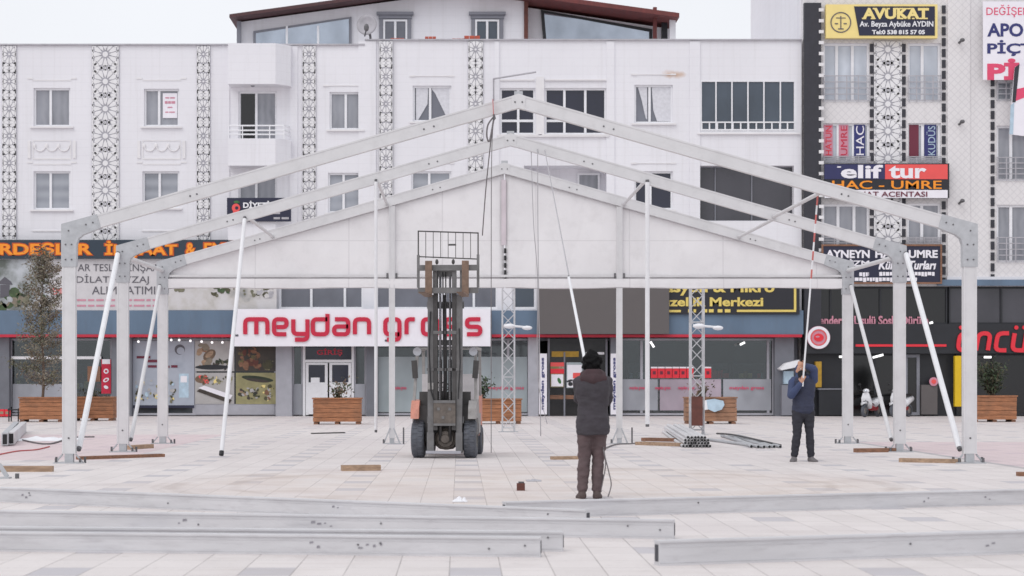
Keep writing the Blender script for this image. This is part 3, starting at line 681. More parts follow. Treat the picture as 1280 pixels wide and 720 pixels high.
slab((ridge[0]+.003, ridge[1]), (X(846, YP), Z(27, YP)), .18, YP-.9, YP+9.5, 'brownsoffit')
rf.build('roof', None, apt)
pp = MB().use('greyframe'); pp.pbox(297, 28, 302, 60, YP, YP-.3, YP-.1); pp.use('rust').pbox(655, 0, 660, 60, YP, YP-.1, YP+.79); pp.use('brownsoffit').pbox(816, 10, 820.5, 60, YP, YP-.2, YP); pp.use('restdark').pbox(829, 16, 836, 60, YP, YP+.5, YP+.79)
pp.use('white').pbox(836.5, 16, 844, 60, YP, YP-.2, YP); pp.build('porch_post', None, apt)
def polywin(pts, Y, frame, pane, cols, shrink):
    f = MB().use(frame); f.pprism(pts, Y, Y-.12, Y-.004); o = f.build('window', None, apt)
    cx = sum(a for a, b in pts)/len(pts); cy = sum(b for a, b in pts)/len(pts)
    q = [(a+(shrink if a < cx else -shrink), b+(shrink*.9 if b < cy else -shrink*.2)) for a, b in pts]
    MB().use(pane).pprism(q, Y, Y-.14, Y-.121).build('pane', None, o)
    for c in cols: MB().use('white').pprism([(c-1.3, 33), (c+1.3, 33), (c+1.3, 62), (c-1.3, 62)], Y, Y-.16, Y-.141).build('mullion', None, o)
polywin([(317, 39.5), (439.5, 21.5), (439.5, 66), (317, 66)], YP, 'greyframe', 'pane_sky', (359, 398), 3.2)
polywin([(676, 13), (815, 37), (815, 66), (680, 66)], YP+.8, 'restdark', 'pane_sky', (), 4)
for a in (472, 587):
    f = MB().use('greyframe'); f.pbox(a-1, 16, a+45, 19.5, YP, YP-.25, YP-.003); f.pbox(a+1.5, 19.5, a+43, 24, YP, YP-.16, YP-.003); f.pbox(a+2, 24, a+7, 62, YP, YP-.12, YP-.003); f.pbox(a+37, 24, a+42, 62, YP, YP-.12, YP-.003); f.build('window_surround', None, apt)
    window(apt, (a+7, 24, a+37, 62), 'pane_slate' if a > 500 else 'pane_mid', (.5,), (), Y=YP-.2, rec=.12, sill=False)

# things on the parapet
dish = thing('satellite_dish', 'pale round satellite dish on the roof parapet beside the penthouse dormer', 'satellite dish', P(463, 53, YF+.2))
m = MB().use('parapet'); dc = P(459.5, 32, YF+.3); ax = Vector((-.25, -1, .12)).normalized(); R0 = 13*YF/FP
m.lathe(dc, ax, [(0, 0), (R0*.4, .02), (R0*.75, .07), (R0, .14), (R0, .10), (R0*.75, .03), (0, -.04)], 28); m.build('reflector', None, dish, smooth=True)
m = MB().use('steel'); m.tube([dc, P(463, 46, YF+.5), P(463, 54, YF+.3)], .05, 6); m.tube([P(456, 45, YF+.2), P(458, 36, YF-.5)], .03, 5); m.ball(P(458, 34.5, YF-.5), .1, .1, .16, 8, 5); m.tube([P(452, 54, YF+.1), P(468, 50, YF+.3)], .04, 5); m.build('mount_arm', None, dish)
random.seed(3)
for i, (a, b_, h_, q) in enumerate(((488, 505, 3, 'flat reddish brick course lying on the parapet cap closest to the dish'), (511, 526, 2, 'thin row of red bricks on the parapet nearest the first dormer window'), (531, 545, 5, 'taller stack of red bricks midway along the white parapet'), (565, 582, 2.5, 'low row of red bricks just short of the second dormer window'), (580, 600, 6, 'stepped stack of red bricks before the second dormer window'))):
    m = MB().use('brick'); w_ = (b_-a)/3
    for k in range(3):
        for r in range(1 if h_ < 4 else 2): m.pbox(a+k*w_+.3, 50.5-(r+1)*h_/(1 if h_ < 4 else 2), a+(k+1)*w_-.2, 50.5-r*h_/(1 if h_ < 4 else 2)-.2, YF, YF+.02, YF+.24)
    tag(m.build('brick_stack', None, org=P(a, 50.5, YF)), q, 'bricks', 'red brick stacks on the parapet')

# ------------------------------------------------------------------ right building
bld = thing('corner_building', 'pale tiled building with charcoal strip and dashed quoins over a dark restaurant', 'building', (X(1140, YF), YF, 0))
wb = MB().use('facade_b'); xb0, xb1 = X(1004, YF), X(1720, YF); zbt, zbb = Z(-170, YF), Z(358, YF)
BW = [((1029, 54, 1087, 127), 'pane_white', (.3, .64)), ((1135, 54, 1176, 127), 'pane_white', (.45,)), ((1029, 154, 1087, 206), 'pane_white', (.33, .66)), ((1135, 154, 1176, 206), 'pane_white', (.46,)),
      ((1028, 255, 1087, 312), 'pane_grey', (.34, .68)), ((1134, 254, 1176, 306), 'pane_grey', (.45,)), ((1246, 100, 1290, 126), 'pane_blind', (.45,)), ((1246, 157, 1292, 226), 'pane_grey', (.4,)), ((1246, 256, 1292, 328), 'pane_grey', (.4,)),
      ((1340, 157, 1400, 226), 'pane_grey', (.4,)), ((1340, 256, 1400, 328), 'pane_grey', (.4,))]
wall_holes(wb, xb0, xb1, zbb, zbt, [rect(*w[0]) for w in BW], YF, .3)
wb.box(xb0, xb1, YF+1.0, YF+13, 0, zbt); wb.box(xb0, xb0+.25, YF+.002, YF+.99, zbb, zbt); wb.box(xb0+.26, xb1, YF+.31, YF+.99, zbt-.3, zbt-.01)
wb.use('facade').box(xb0-.08, xb0-.003, YF+.31, YF+13, Z(70, YF), zbt-.01); wb.use('facade_b').box(X(1184, YF), X(1212, YF), YF-.06, YF-.002, zbb, zbt)
wb.build('facade_wall', None, bld)
for pr, pane, cols in BW: window(bld, pr, pane, cols, (), fw=.09, sill=False)
rb = MB().use('parapet')
for pr, top in ((BW[0][0], 95), (BW[1][0], 95), (BW[2][0], 196), (BW[3][0], 196), (BW[4][0], 297), (BW[5][0], 297), (BW[7][0], 197), (BW[8][0], 297), (BW[6][0], 97)):
    x0, x1, z0, _ = rect(*pr); zt = Z(top, YF)
    rb = MB().use('parapet')
    for k in range(5): zz = z0+.05+(zt-z0-.05)*k/4; rb.box(x0+.003, x1-.003, YF-.06, YF-.03, zz-.018, zz+.018)
    for k in range(5): xx = x0+(x1-x0)*k/4; rb.box(xx-.02, xx+.02, YF-.08, YF-.061, z0, zt+.02)
    rb.build('window_railing', None, bld)
dk = MB().use('charcoal'); dk.box(X(1004, YF), X(1025, YF), YF-.25, YF-.002, Z(420, YF), Z(5, YF)); dk.build('charcoal_strip', None, bld)
for cxp, a, b_ in ((1089.5, 55, 345), (1129.5, 55, 345), (1179.5, 7, 352), (1240.5, 98, 346)):
    y_ = a; qn = MB().use('charcoal')
    while y_ < b_: qn.pbox(cxp-2.3, y_, cxp+2.3, y_+10, YF, YF-.05, YF-.002); y_ += 13.6
    qn.build('quoin_dashes', None, bld)
qw = MB().use('relief'); y_ = 12
while y_ < 330: qw.pbox(1022, y_, 1028, y_+4, YF, YF-.29, YF-.251); y_ += 13.6
qw.build('quoin_blocks', None, bld)
ornament(bld, 1092, 1127, 52, 345, YF, 34, 1)
fl = MB().use('steel')
for py in (52, 154, 253): fl.tube([P(1198, py+2, YF), P(1203, py-2, YF-.35)], .05, 6); fl.ball(P(1203, py-2, YF-.4), .1, .12, .08, 8, 5)
fl.build('facade_spotlight', None, bld)
sp_ = MB().use('facade'); sp_.box(X(1183, YF), xb1, YF-.10, YF-.003, Z(358, YF), Z(346, YF)); sp_.use('blueband').box(X(1170, YF), xb1, YF-.30, YF-.101, Z(357.5, YF), Z(350, YF)); sp_.build('ledge', None, bld)
# restaurant front
rw = MB().use('restdark'); rw.box(X(1004, YF), xb1, YF+.2, YF+.45, 0, zbb-.003); rw.box(X(1004, YF), X(1720, YF), YF-.22, YF+.19, Z(442, YF), Z(405, YF)); rw.build('restaurant_wall', None, bld)
window(bld, (1006, 359, 1184, 405), 'pane_black', (.18, .53), (), Y=YF, rec=.05, fw=.06, sill=False, frame='restdark'); window(bld, (1186, 359, 1420, 405), 'pane_brown', (.28, .62), (), Y=YF, rec=.05, fw=.06, sill=False, frame='restdark')
window(bld, (1060, 443, 1128, 519), 'pane_black', (.5,), (), Y=YF, rec=.1, fw=.06, sill=False, frame='restdark', name='restaurant_window'); window(bld, (1196, 443, 1420, 519), 'pane_black', (.2, .5), (), Y=YF, rec=.1, fw=.06, sill=False, frame='restdark', name='restaurant_window')
window(bld, (1131, 443, 1150, 519), 'pane_black', (), (), Y=YF, rec=.1, fw=.12, sill=False, frame='greyframe', name='restaurant_door')
m = MB().use('greyboard'); m.pbox(1151, 481, 1171, 518, YF, YF-.1, YF+.19); m.build('side_panel', None, bld); m = MB().use('restdark'); m.pbox(1022, 487, 1055, 519, YF, YF-.3, YF+.19); m.use('greyframe').pbox(1021, 485.5, 1056, 487, YF, YF-.34, YF+.19); m.build('counter_panel', None, bld)
m = MB().use('redbright'); m.box(X(1068, YF), X(1181, YF), YF-.26, YF-.221, Z(433.5, YF), Z(430.5, YF)); m.build('red_line', None, bld)
m = MB().use('yellow'); m.pbox(1190, 445, 1198, 508, YF, YF-.45, YF-.23); m.build('yellow_post', None, bld)
m = MB().use('mutedyellow'); m.pbox(1018.5, 452, 1026, 484, YF, YF-.18, YF+.15); m.build('yellow_panel', None, bld)
# ------------------------------------------------------------------ signs and posters
def sign(name, label, cat, px, Y, board, th=.12, group=None, border=None):
    t = thing(name, label, cat, P((px[0]+px[2])/2, px[3], Y), group)
    b = MB().use(board); b.pbox(*px, Y, Y-th, Y-.004)
    if border: b.use(border[0]); w = border[1]; [b.pbox(*q, Y, Y-th-.03, Y-th+.02) for q in ((px[0]-w, px[1]-w, px[2]+w, px[1]), (px[0]-w, px[3], px[2]+w, px[3]+w), (px[0]-w, px[1], px[0], px[3]), (px[2], px[1], px[2]+w, px[3]))]
    b.build('board', None, t); return t
def letters(t, items, Y, name='lettering'):
    g = {}
    for it in items:
        m = MB() if it[1] not in g else g[it[1]]; g[it[1]] = m; m.use(it[1]); k = it[6] if len(it) > 6 else {}
        m.ptext(it[0], it[2], it[3], it[4], it[5], Y, **k)
    for m in g.values(): m.build(name, None, t)
def collage(t, px, cols, n_, r0, r1, seed, Y=YF+.3, flat=.5):
    rn = random.Random(seed); m = MB(); u = Y/FP
    for k in range(n_):
        rx = rn.uniform(r0, r1); ry = rx*rn.uniform(flat, 1); a = rn.uniform(px[0]+rx, px[2]-rx); b_ = rn.uniform(px[1]+ry, px[3]-ry); ph = rn.uniform(0, 3.1); m.use(rn.choice(cols)); pts = []
        for q in range(11):
            t_ = 2*math.pi*q/11; f = rn.uniform(.75, 1.1); ca, sa = rx*f*math.cos(t_), ry*f*math.sin(t_); xx = min(max(a+ca*math.cos(ph)-sa*math.sin(ph), px[0]), px[2]); yy = min(max(b_+ca*math.sin(ph)+sa*math.cos(ph), px[1]), px[3]); pts.append((X(xx, Y), Z(yy, Y)))
        m.prism(pts, Y-.0535-.0006*k, Y-.0515-.0006*k)
    m.build('picture_detail', None, t)
B = dict(off=.035, depth=.03)
Y1 = YF-.55
s = sign('construction_sign', 'long dark shop sign with bold orange letters under the lattice ornament strips', 'sign', (-60, 300, 326, 323.5), YF-.4, 'teal')
its = []
for body, a, b_ in (('KARDEŞLER', -38, 116), ('İNŞAAT', 131, 222), ('&', 232, 245), ('EMLAK', 255, 320)):
    top = 300.8 if body[0] in 'İ' else 303.2; bot = 322.8 if 'Ş' in body else 319.5
    its.append((body, 'orangered', a-1.2, top-.8, b_+1.2, bot+.7, dict(off=.075, depth=.02))); its.append((body, 'orange', a+.6, top+.6, b_-.6, bot-.6, dict(off=.03, depth=.035)))
letters(s, its, YF-.52)
s = sign('property_banner', 'wide pale banner with grey lettering beneath the orange sign, with a villa picture', 'banner', (-60, 323.8, 346, 388), YF-.3, 'banner', .06)
MB().use('villa').pbox(-60, 324.5, 62, 387.5, YF-.3, YF-.375, YF-.361).build('villa_picture', None, s)
m = MB().use('darktext'); Yv = YF-.38
m.pprism([(-4, 355), (6, 346), (14, 352), (16, 356)], Yv, Yv-.006, Yv); m.pbox(0, 356, 12, 372, Yv, Yv-.006, Yv); m.use('leaf_green'); [m.disc(X(a, Yv), Z(b_, Yv), r*Yv/FP, Yv-.012, Yv-.007, 9) for a, b_, r in ((18, 366, 7), (26, 372, 6), (10, 378, 8), (2, 384, 7))]; m.build('house_motif', None, s); collage(s, (-40, 366, 60, 386), ['leaf_olive', 'tree_leaf_green', 'leaf_dark', 'leaf_green', 'villa', 'tree_leaf'], 60, 2, 7, 21, Y=YF-.335)
MB().use('marble').pbox(207, 352, 346, 387.5, YF-.3, YF-.375, YF-.361).build('garden_picture', None, s)
m = MB().use('tree_leaf_green'); random.seed(5)
for k in range(26): a, b_ = random.choice(((276, 362), (322, 364), (225, 360))); m.disc(X(a+random.gauss(0, 8), Yv), Z(b_+random.gauss(0, 3), Yv), random.uniform(1, 3.5)*Yv/FP, Yv-.006-.0003*k, Yv, 7)
m.build('foliage_motif', None, s); collage(s, (262, 354, 300, 370), ['leaf_olive', 'marble', 'leaf_green', 'marble'], 24, 1.5, 4, 22, Y=YF-.335); collage(s, (312, 352, 344, 374), ['leaf_olive', 'marble', 'parapet', 'marble'], 26, 1.5, 5, 23, Y=YF-.335)
letters(s, [('ANAHTAR TESLİM İNŞAAT', 'darktext', 55, 327, 206, 341.5, dict(off=.0, depth=.01)), ('TADİLAT PEYZAJ', 'darktext', 76, 342.5, 186, 356, dict(off=.0, depth=.01)), ('EMLAK', 'coral', 66, 360, 92, 368, dict(off=.0, depth=.01)), ('ALIM SATIMI', 'darktext', 115, 358, 194, 368, dict(off=.0, depth=.01))], YF-.365)
m = MB().use('pinkneon'); x_ = 96
while x_ < 197: w_ = random.uniform(5, 14); [m.pbox(x_, q, x_+w_, q+2.2, YF-.37, YF-.375, YF-.366) for q in (374, 381)]; x_ += w_+2.5
m.build('small_print', None, s)
# market sign with square rounded red letters
s = sign('market_sign', 'large white market sign with rounded red lettering above the entrance', 'sign', (293, 386.5, 613, 433), YF-.62, 'signwhite', .25)
def arc(pts, r, closed=False):
    out = []; n = len(pts)
    for i, p in enumerate(pts):
        p = Vector(p)
        if not closed and i in (0, n-1): out.append(p); continue
        a = Vector(pts[i-1]); b_ = Vector(pts[(i+1) % n]); da = (a-p); db = (b_-p); rr = min(r, da.length*.49, db.length*.49); s0 = p+da.normalized()*rr; s1 = p+db.normalized()*rr
        for k in range(5): t = k/4; out.append(s0*(1-t)**2+p*2*t*(1-t)+s1*t*t)
    return out
GLY = {'m': [[(0, 0), (0, 1), (1, 1), (1, 0)], [(.5, 1), (.5, 0)]], 'e': [[(.97, 0), (0, 0), (0, 1), (1, 1), (1, .48), (.2, .48)]], 'y': [[(0, 1), (0, .02), (1, .02)], [(1, 1), (1, -.36), (.12, -.36)]],
       'd': [[(1, 1.36), (1, 0), (0, 0), (0, 1), (1, 1)]], 'a': [[(.06, 1), (1, 1), (1, 0), (0, 0), (0, .52), (1, .52)]], 'n': [[(0, 0), (0, 1), (1, 1), (1, 0)]],
       'g': [[(1, .0), (0, .0), (0, 1), (1, 1), (1, -.36), (.12, -.36)]], 'r': [[(0, 0), (0, 1), (.92, 1)]], 'o': [[(0, 0), (0, 1), (1, 1), (1, 0)]], 's': [[(1, 1), (0, 1), (0, .5), (1, .5), (1, 0), (0, 0)]],
       'c': [[(1, 1), (0, 1), (0, 0), (1, 0)]], 'u': [[(0, 1), (0, 0), (1, 0)], [(1, 1), (1, 0)]]}
def strokeword(m, word, Y, ytop, ybot, t, depth, r=.28, shear=0., k0=0):
    tt = t*Y/FP; zb, zt = Z(ybot, Y)+tt/2, Z(ytop, Y)-tt/2; hh = zt-zb
    for ci, (ch, a, b_) in enumerate(word):
        x0, x1 = X(a, Y)+tt/2, X(b_, Y)-tt/2
        for si, st in enumerate(GLY[ch]):
            pts = [(x0+(x1-x0)*u+shear*v*hh, zb+hh*v) for u, v in st]
            m.stroke(arc(pts, r*hh, ch == 'o'), tt, Y-.003*si-.0011*(ci % 2), depth, closed=ch == 'o')
Ym = YF-.875; m = MB().use('red')
strokeword(m, [('m', 304, 337), ('e', 340, 361), ('y', 364, 387), ('d', 388.5, 412), ('a', 415, 438), ('n', 441, 464), ('g', 479, 502), ('r', 505.5, 522), ('o', 526, 550), ('s', 554, 577), ('s', 581, 603)], Ym, 396.5, 420.5, 5.3, .05)
m.build('lettering', None, s)
m = MB().use('darktext'); m.pbox(294, 418, 298, 420.5, Ym, Ym-.01, Ym); m.pbox(481, 424.5, 488, 427, Ym, Ym-.01, Ym); m.build('bracket', None, s)
# dull boards and the gold sign
s = sign('blank_board', 'plain blank dark grey board over the second shop entrance', 'board', (672, 335, 836, 417.5), YF-.6, 'greyboard', .12)
s = sign('beauty_sign', 'black sign with gold lettering and gold border next to the blank grey board', 'sign', (796, 335, 999, 393), YF-.42, 'black', .08)
m = MB().use('gold'); Yg_ = YF-.505
for q in ((921, 387.2, 995, 390), (992.3, 340, 995.2, 387.1), (836, 387.5, 851, 390.3)): m.pbox(*q, Yg_, Yg_-.03, Yg_)
m.build('border', None, s)
letters(s, [('Güzellik Merkezi', 'gold', 812, 371.5, 954, 383, dict(off=.03, depth=.03)), ('Epilasyon & Mikro', 'gold', 800, 352, 968, 369.5, dict(off=.03, depth=.03))], Yg_)
m = MB().use('gold'); [m.pbox(a, 386.5, a+w_, 390.5, Yg_, Yg_-.012, Yg_) for a, w_ in ((860, 5), (867, 3), (880, 4), (886, 6), (897, 6), (906, 7))]; m.build('small_print', None, s)
s = sign('dietitian_sign', 'dark navy dietitian sign with orange fruit logo on the balcony front', 'sign', (284, 247.5, 364, 277), YF-.95, 'navydark', .08)
letters(s, [('DİYETİSYEN', 'white', 304, 251, 361, 260, B)], YF-1.04); Yd = YF-1.035
m = MB().use('coral'); m.disc(X(295, Yd), Z(260, Yd), 5.2*Yd/FP, Yd-.02, Yd, 14, 5.5*Yd/FP); m.disc(X(294.5, Yd), Z(266, Yd), 3.4*Yd/FP, Yd-.018, Yd, 12, 6*Yd/FP); m.use('green'); m.disc(X(296, Yd), Z(252.5, Yd), 4*Yd/FP, Yd-.016, Yd, 8, 1.7*Yd/FP); m.use('navydark'); m.disc(X(296, Yd), Z(260, Yd), 2.2*Yd/FP, Yd-.028, Yd-.021, 10); m.build('logo', None, s)
m = MB().use('parapet'); [m.pbox(a, b_, a+w_, b_+2.6, Yd, Yd-.012, Yd) for a, b_, w_ in ((318, 266, 9), (329, 266, 7), (338, 265, 12), (342, 271.5, 8), (352, 271.5, 9))]; m.build('small_print', None, s)
# lawyer sign
s = sign('lawyer_sign', 'lawyer sign with yellow scales logo panel beside dark navy panel', 'sign', (1031, 7, 1170, 49), YF-.15, 'cream', .25)
Ya = YF-.405
m = MB().use('navydark'); m.pprism([(1067.5, 8), (1168.5, 8), (1168.5, 44.5), (1074, 44.5)], Ya, Ya-.015, Ya); m.build('navy_panel', None, s)
letters(s, [('AVUKAT', 'cream', 1078, 10, 1161, 24, dict(off=.045, depth=.02)), ('Av. Beyza Aybüke AYDIN', 'white', 1074.5, 26.5, 1166.5, 35.5, dict(off=.02, depth=.02)), ('Tel:0 538 815 57 05', 'white', 1090, 37.5, 1156, 43, dict(off=.035, depth=.02))], Ya-.016)
m = MB().use('cream'); Ys_ = Ya-.017                                                  # slab serifs
for a, b_ in ((1077, 1084), (1088, 1095.5), (1092, 1099), (1104, 1111), (1108.5, 1115), (1119.5, 1124.5), (1126, 1132), (1137, 1143)):
    pass
for px, top in ((1080, 0), (1091, 0), (1093.5, 1), (1105.5, 1), (1109.5, 1), (1120.5, 1), (1126.5, 1), (1126.5, 0), (1137, 0), (1136.5, 1), (1140.5, 0), (1151.5, 0), (1157, 0)):
    m.pbox(px-2.6, 10 if top else 22.3, px+2.6, 11.7 if top else 24, Ys_, Ys_-.022, Ys_)
m.build('serifs', None, s)
m = MB().use('darktext'); cx_, cz_ = X(1051, Ya), Z(28, Ya); u_ = Ya/FP
def ring(m, cx, cz, r, w, y0, y1, seg=28):
    for k in range(seg):
        a, b_ = 2*math.pi*k/seg, 2*math.pi*(k+1)/seg; m.prism([(cx+r*math.cos(a), cz+r*math.sin(a)), (cx+r*math.cos(b_), cz+r*math.sin(b_)), (cx+(r-w)*math.cos(b_), cz+(r-w)*math.sin(b_)), (cx+(r-w)*math.cos(a), cz+(r-w)*math.sin(a))], y0, y1)
ring(m, cx_, cz_, 13*u_, 1.3*u_, Ya-.015, Ya); m.pbox(1050.4, 20, 1051.6, 36, Ya, Ya-.014, Ya); m.pbox(1045, 22, 1057, 23, Ya, Ya-.0145, Ya); m.pbox(1043.5, 29, 1047.5, 30.3, Ya, Ya-.014, Ya); m.pbox(1054.5, 29, 1058.5, 30.3, Ya, Ya-.014, Ya); m.pbox(1047.5, 35.5, 1054.5, 36.8, Ya, Ya-.0146, Ya); m.build('scales_logo', None, s)
# travel agency sign
s = sign('travel_sign', 'travel agency sign split navy and red over black, between tiled windows', 'sign', (1030, 205, 1185, 248), YF-.2, 'black', .2)
Yt = YF-.405
m = MB().use('navy'); m.pbox(1030.5, 205.5, 1106, 224, Yt, Yt-.012, Yt); m.use('coral').pbox(1106.3, 205.5, 1184.5, 224, Yt, Yt-.012, Yt); m.use('signwhite').pbox(1030.5, 237.5, 1184.5, 247.5, Yt, Yt-.012, Yt); m.build('colour_panels', None, s)
letters(s, [('elif', 'signwhite', 1051, 206, 1103.5, 223, dict(off=.03, depth=.02)), ('tur', 'signwhite', 1111, 207, 1158, 223, dict(off=.03, depth=.02)), ('HAC - UMRE', 'orange', 1040, 225.8, 1177, 236.3, dict(off=.012, depth=.02)), ('SEYAHAT ACENTASI', 'maroon', 1046, 239.5, 1159, 246, dict(off=.01, depth=.02))], Yt-.013)
m = MB().use('signwhite'); Ys_ = Yt-.014
for px, py, w_ in ((1049, 208, 2.6),): m.pbox(px-w_, py, px+w_*.8, py+1.5, Ys_, Ys_-.021, Ys_)
m.build('accent_mark', None, s)
# second travel agency sign
s = sign('tour_sign', 'black tour sign with white lettering and brown frame above the restaurant', 'sign', (1028, 308, 1174, 353), YF-.2, 'navydark', .16, border=('plank_brown', 2.2))
letters(s, [('AYNEYN', 'signwhite', 1032, 312.5, 1087, 322.5, B), ('TURİZM', 'signwhite', 1032, 323.5, 1086.5, 332.5, dict(off=.02, depth=.03)), ('HAC - UMRE', 'signwhite', 1094, 312.5, 1172, 322.5, B), ('Kültür Turları', 'signwhite', 1098, 326, 1170, 337, dict(off=.03, depth=.03, shear=.25))], YF-.365)
m = MB().use('signwhite'); Yb_ = YF-.366
random.seed(9)
for y0_, a, b_ in ((340.5, 1074, 1086), (340, 1099, 1168), (347, 1065, 1116), (347, 1130, 1146)):
    x_ = a
    while x_ < b_: w_ = random.uniform(2.5, 5); m.pbox(x_, y0_, min(x_+w_, b_), y0_+random.uniform(4, 5.6), Yb_, Yb_-.02, Yb_); x_ += w_+.8
m.build('small_print', None, s)
# hanging protest-style banner at the corner, window stickers
s = sign('hanging_banner', 'white hanging banner with pink and blue capitals on the corner building', 'banner', (1228.5, 2, 1330, 100), YF-.35, 'signwhite', .03)
letters(s, [('DEĞİŞEN', 'pinkred', 1233, 6, 1287, 21.5, dict(off=.0, depth=.01)), ('APO', 'bluetext', 1234, 29, 1279, 46, dict(off=.03, depth=.01)), ('PİÇT', 'bluetext', 1234, 50, 1292, 70, dict(off=.03, depth=.01)), ('Pİ', 'pinkred', 1234, 73, 1274, 100, dict(off=.05, depth=.01))], YF-.381)
s = thing('fallen_banner', 'torn white and blue banner drooping below the hanging banner', 'banner', P(1272, 168, YF-.6))
m = MB().use('signwhite'); pts = [(1268, 85), (1290, 78), (1296, 172), (1262, 168), (1264, 130)]; m.pprism(pts, YF-.5, YF-.53, YF-.50); m.use('pinkred'); m.pprism([(1268, 112), (1296, 106), (1296, 116), (1265, 128)], YF-.5, YF-.54, YF-.531); m.use('skyblue'); m.pprism([(1263, 132), (1267.5, 128), (1266, 168), (1261.5, 168)], YF-.5, YF-.545, YF-.531); m.use('charcoal'); m.pprism([(1268, 85), (1274, 80), (1269, 128), (1265, 128)], YF-.5, YF-.55, YF-.531); m.build('cloth', None, s)
def sticker(px, mm, body, tm, label, rot=True):
    t = thing('window_sticker', label, 'window sticker', P((px[0]+px[2])/2, px[3], YF+.05), 'window stickers above the travel sign')
    MB().use(mm).pbox(*px, YF, YF+.08, YF+.092).build('panel', None, t)
    if body: MB().use(tm).ptext(body, px[0]+2, px[1]+2, px[2]-2, px[3]-2, YF+.078, depth=.01, off=.0, rot=rot).build('lettering', None, t)
sticker((1030, 155.5, 1041.5, 196), 'pinkneon', 'HATUN', 'redbright', 'pinkish sticker with red writing, in the pane nearest the charcoal strip')
sticker((1049, 155.5, 1061, 196), 'pinkneon', 'UMRE', 'red', 'pale sticker reading UMRE in red up the middle pane')
sticker((1068, 155.5, 1082, 196), 'bluetext', 'HAC', 'signwhite', 'blue sticker reading HAC in white capitals')
sticker((1137, 155.5, 1149, 196), 'maroon', None, 'white', 'plain dark maroon sticker in the narrow window beside the rosettes')
sticker((1156, 155.5, 1171, 196), 'bluetext', 'KUDÜS', 'skyblue', 'blue sticker with pale writing, pane beside the dashed quoin')
s = thing('paper_notice', 'white for-sale paper notice with pink print taped in an upper window', 'notice', P(212, 148, YF))
MB().use('signwhite').pbox(203, 116, 221, 147, YF, YF+.11, YF+.125).build('sheet', None, s)
m = MB().use('pinkneon'); [m.pbox(a, b_, c, b_+2.4, YF, YF+.1, YF+.109) for a, b_, c in ((206, 121, 219, 0), (205, 126.5, 219, 0), (208, 132.5, 216, 0), (205, 139, 219, 0))] if False else [m.pbox(a, q, a+w_, q+h_, YF, YF+.1, YF+.109) for a, q, w_, h_ in ((206, 121, 5, 1.6), (212, 121, 6, 1.6), (205.5, 126, 3.5, 3), (209.6, 126, 3.6, 3), (213.8, 126, 4.6, 3), (209, 133, 6, 1.4), (206, 139, 4, 1.4), (211, 139, 7, 1.4))]; m.build('small_print', None, s)
# restaurant lettering and emblem
s = thing('restaurant_sign', 'red brush lettering of the restaurant on its dark fascia', 'sign', P(1240, 441, YF-.24))
m = MB().use('redbright'); Yr = YF-.24; st = Yr/FP
strokeword(m, [('o', 1194, 1215), ('n', 1217, 1237), ('c', 1241, 1260), ('u', 1262, 1282)], Yr, 414, 440.5, 5.2, .06, r=.45, shear=.16)
for a in (1201, 1211, 1270, 1280): m.disc(X(a, Yr), Z(409.5, Yr), 2.6*st, Yr-.06, Yr, 10)
m.build('lettering', None, s)
s = thing('neon_lettering', 'row of small pink letters across the dark restaurant windows', 'sign', P(1085, 405, YF-.1))
MB().use('pinkneon').ptext('İskenderun Usulü Soslu Dürüm', 1009, 391, 1160, 406.5, YF-.02, depth=.05, off=.03).build('lettering', None, s)
s = thing('round_emblem', 'round white emblem with red motif on the dark restaurant fascia', 'sign', P(1023, 436, YF-.3))
m = MB().use('pinkneon'); Ye = YF-.27; cx_, cz_ = X(1023, Ye), Z(422, Ye); u_ = Ye/FP
m.disc(cx_, cz_, 14.4*u_, Ye-.06, Ye, 32); m.use('signwhite'); ring(m, cx_, cz_, 14*u_, 3.4*u_, Ye-.075, Ye-.061, 32); m.use('coral'); ring(m, cx_, cz_, 10*u_, 1.2*u_, Ye-.078, Ye-.061, 28); m.use('redbright'); m.disc(cx_, cz_, 6.2*u_, Ye-.08, Ye-.061, 16, 5*u_); m.use('pinkneon'); m.disc(cx_-1.5*u_, cz_+1*u_, 2.6*u_, Ye-.09, Ye-.081, 10, 1.2*u_); m.build('disc', None, s)
s = thing('door_emblem', 'small round pinkish emblem plate beside the restaurant door', 'sign', P(1165, 483, YF-.15)); m = MB().use('pinkneon'); m.disc(X(1166, YF), Z(477, YF), 5.5*YF/FP, YF-.15, YF-.11, 18); m.use('coral').disc(X(1166, YF), Z(477, YF), 3*YF/FP, YF-.16, YF-.151, 12); m.build('disc', None, s)
# upright banners at the second entrance
for a, lab in ((673.5, 'tall white upright banner between frosted window and second shop entrance'), (763, 'tall white upright banner beside the gable post, partly behind the brown jacket')):
    s = thing('upright_banner', lab, 'banner', P(a+5, 518, YF-.12), 'upright banners at the second entrance')
    MB().use('signwhite').pbox(a, 442, a+10, 518, YF, YF-.14, YF-.103).build('panel', None, s)
    MB().use('bluetext').ptext('meydan gross', a+2.5, 447, a+7.5, 512, YF-.142, depth=.01, off=.035, rot=True).build('lettering', None, s)
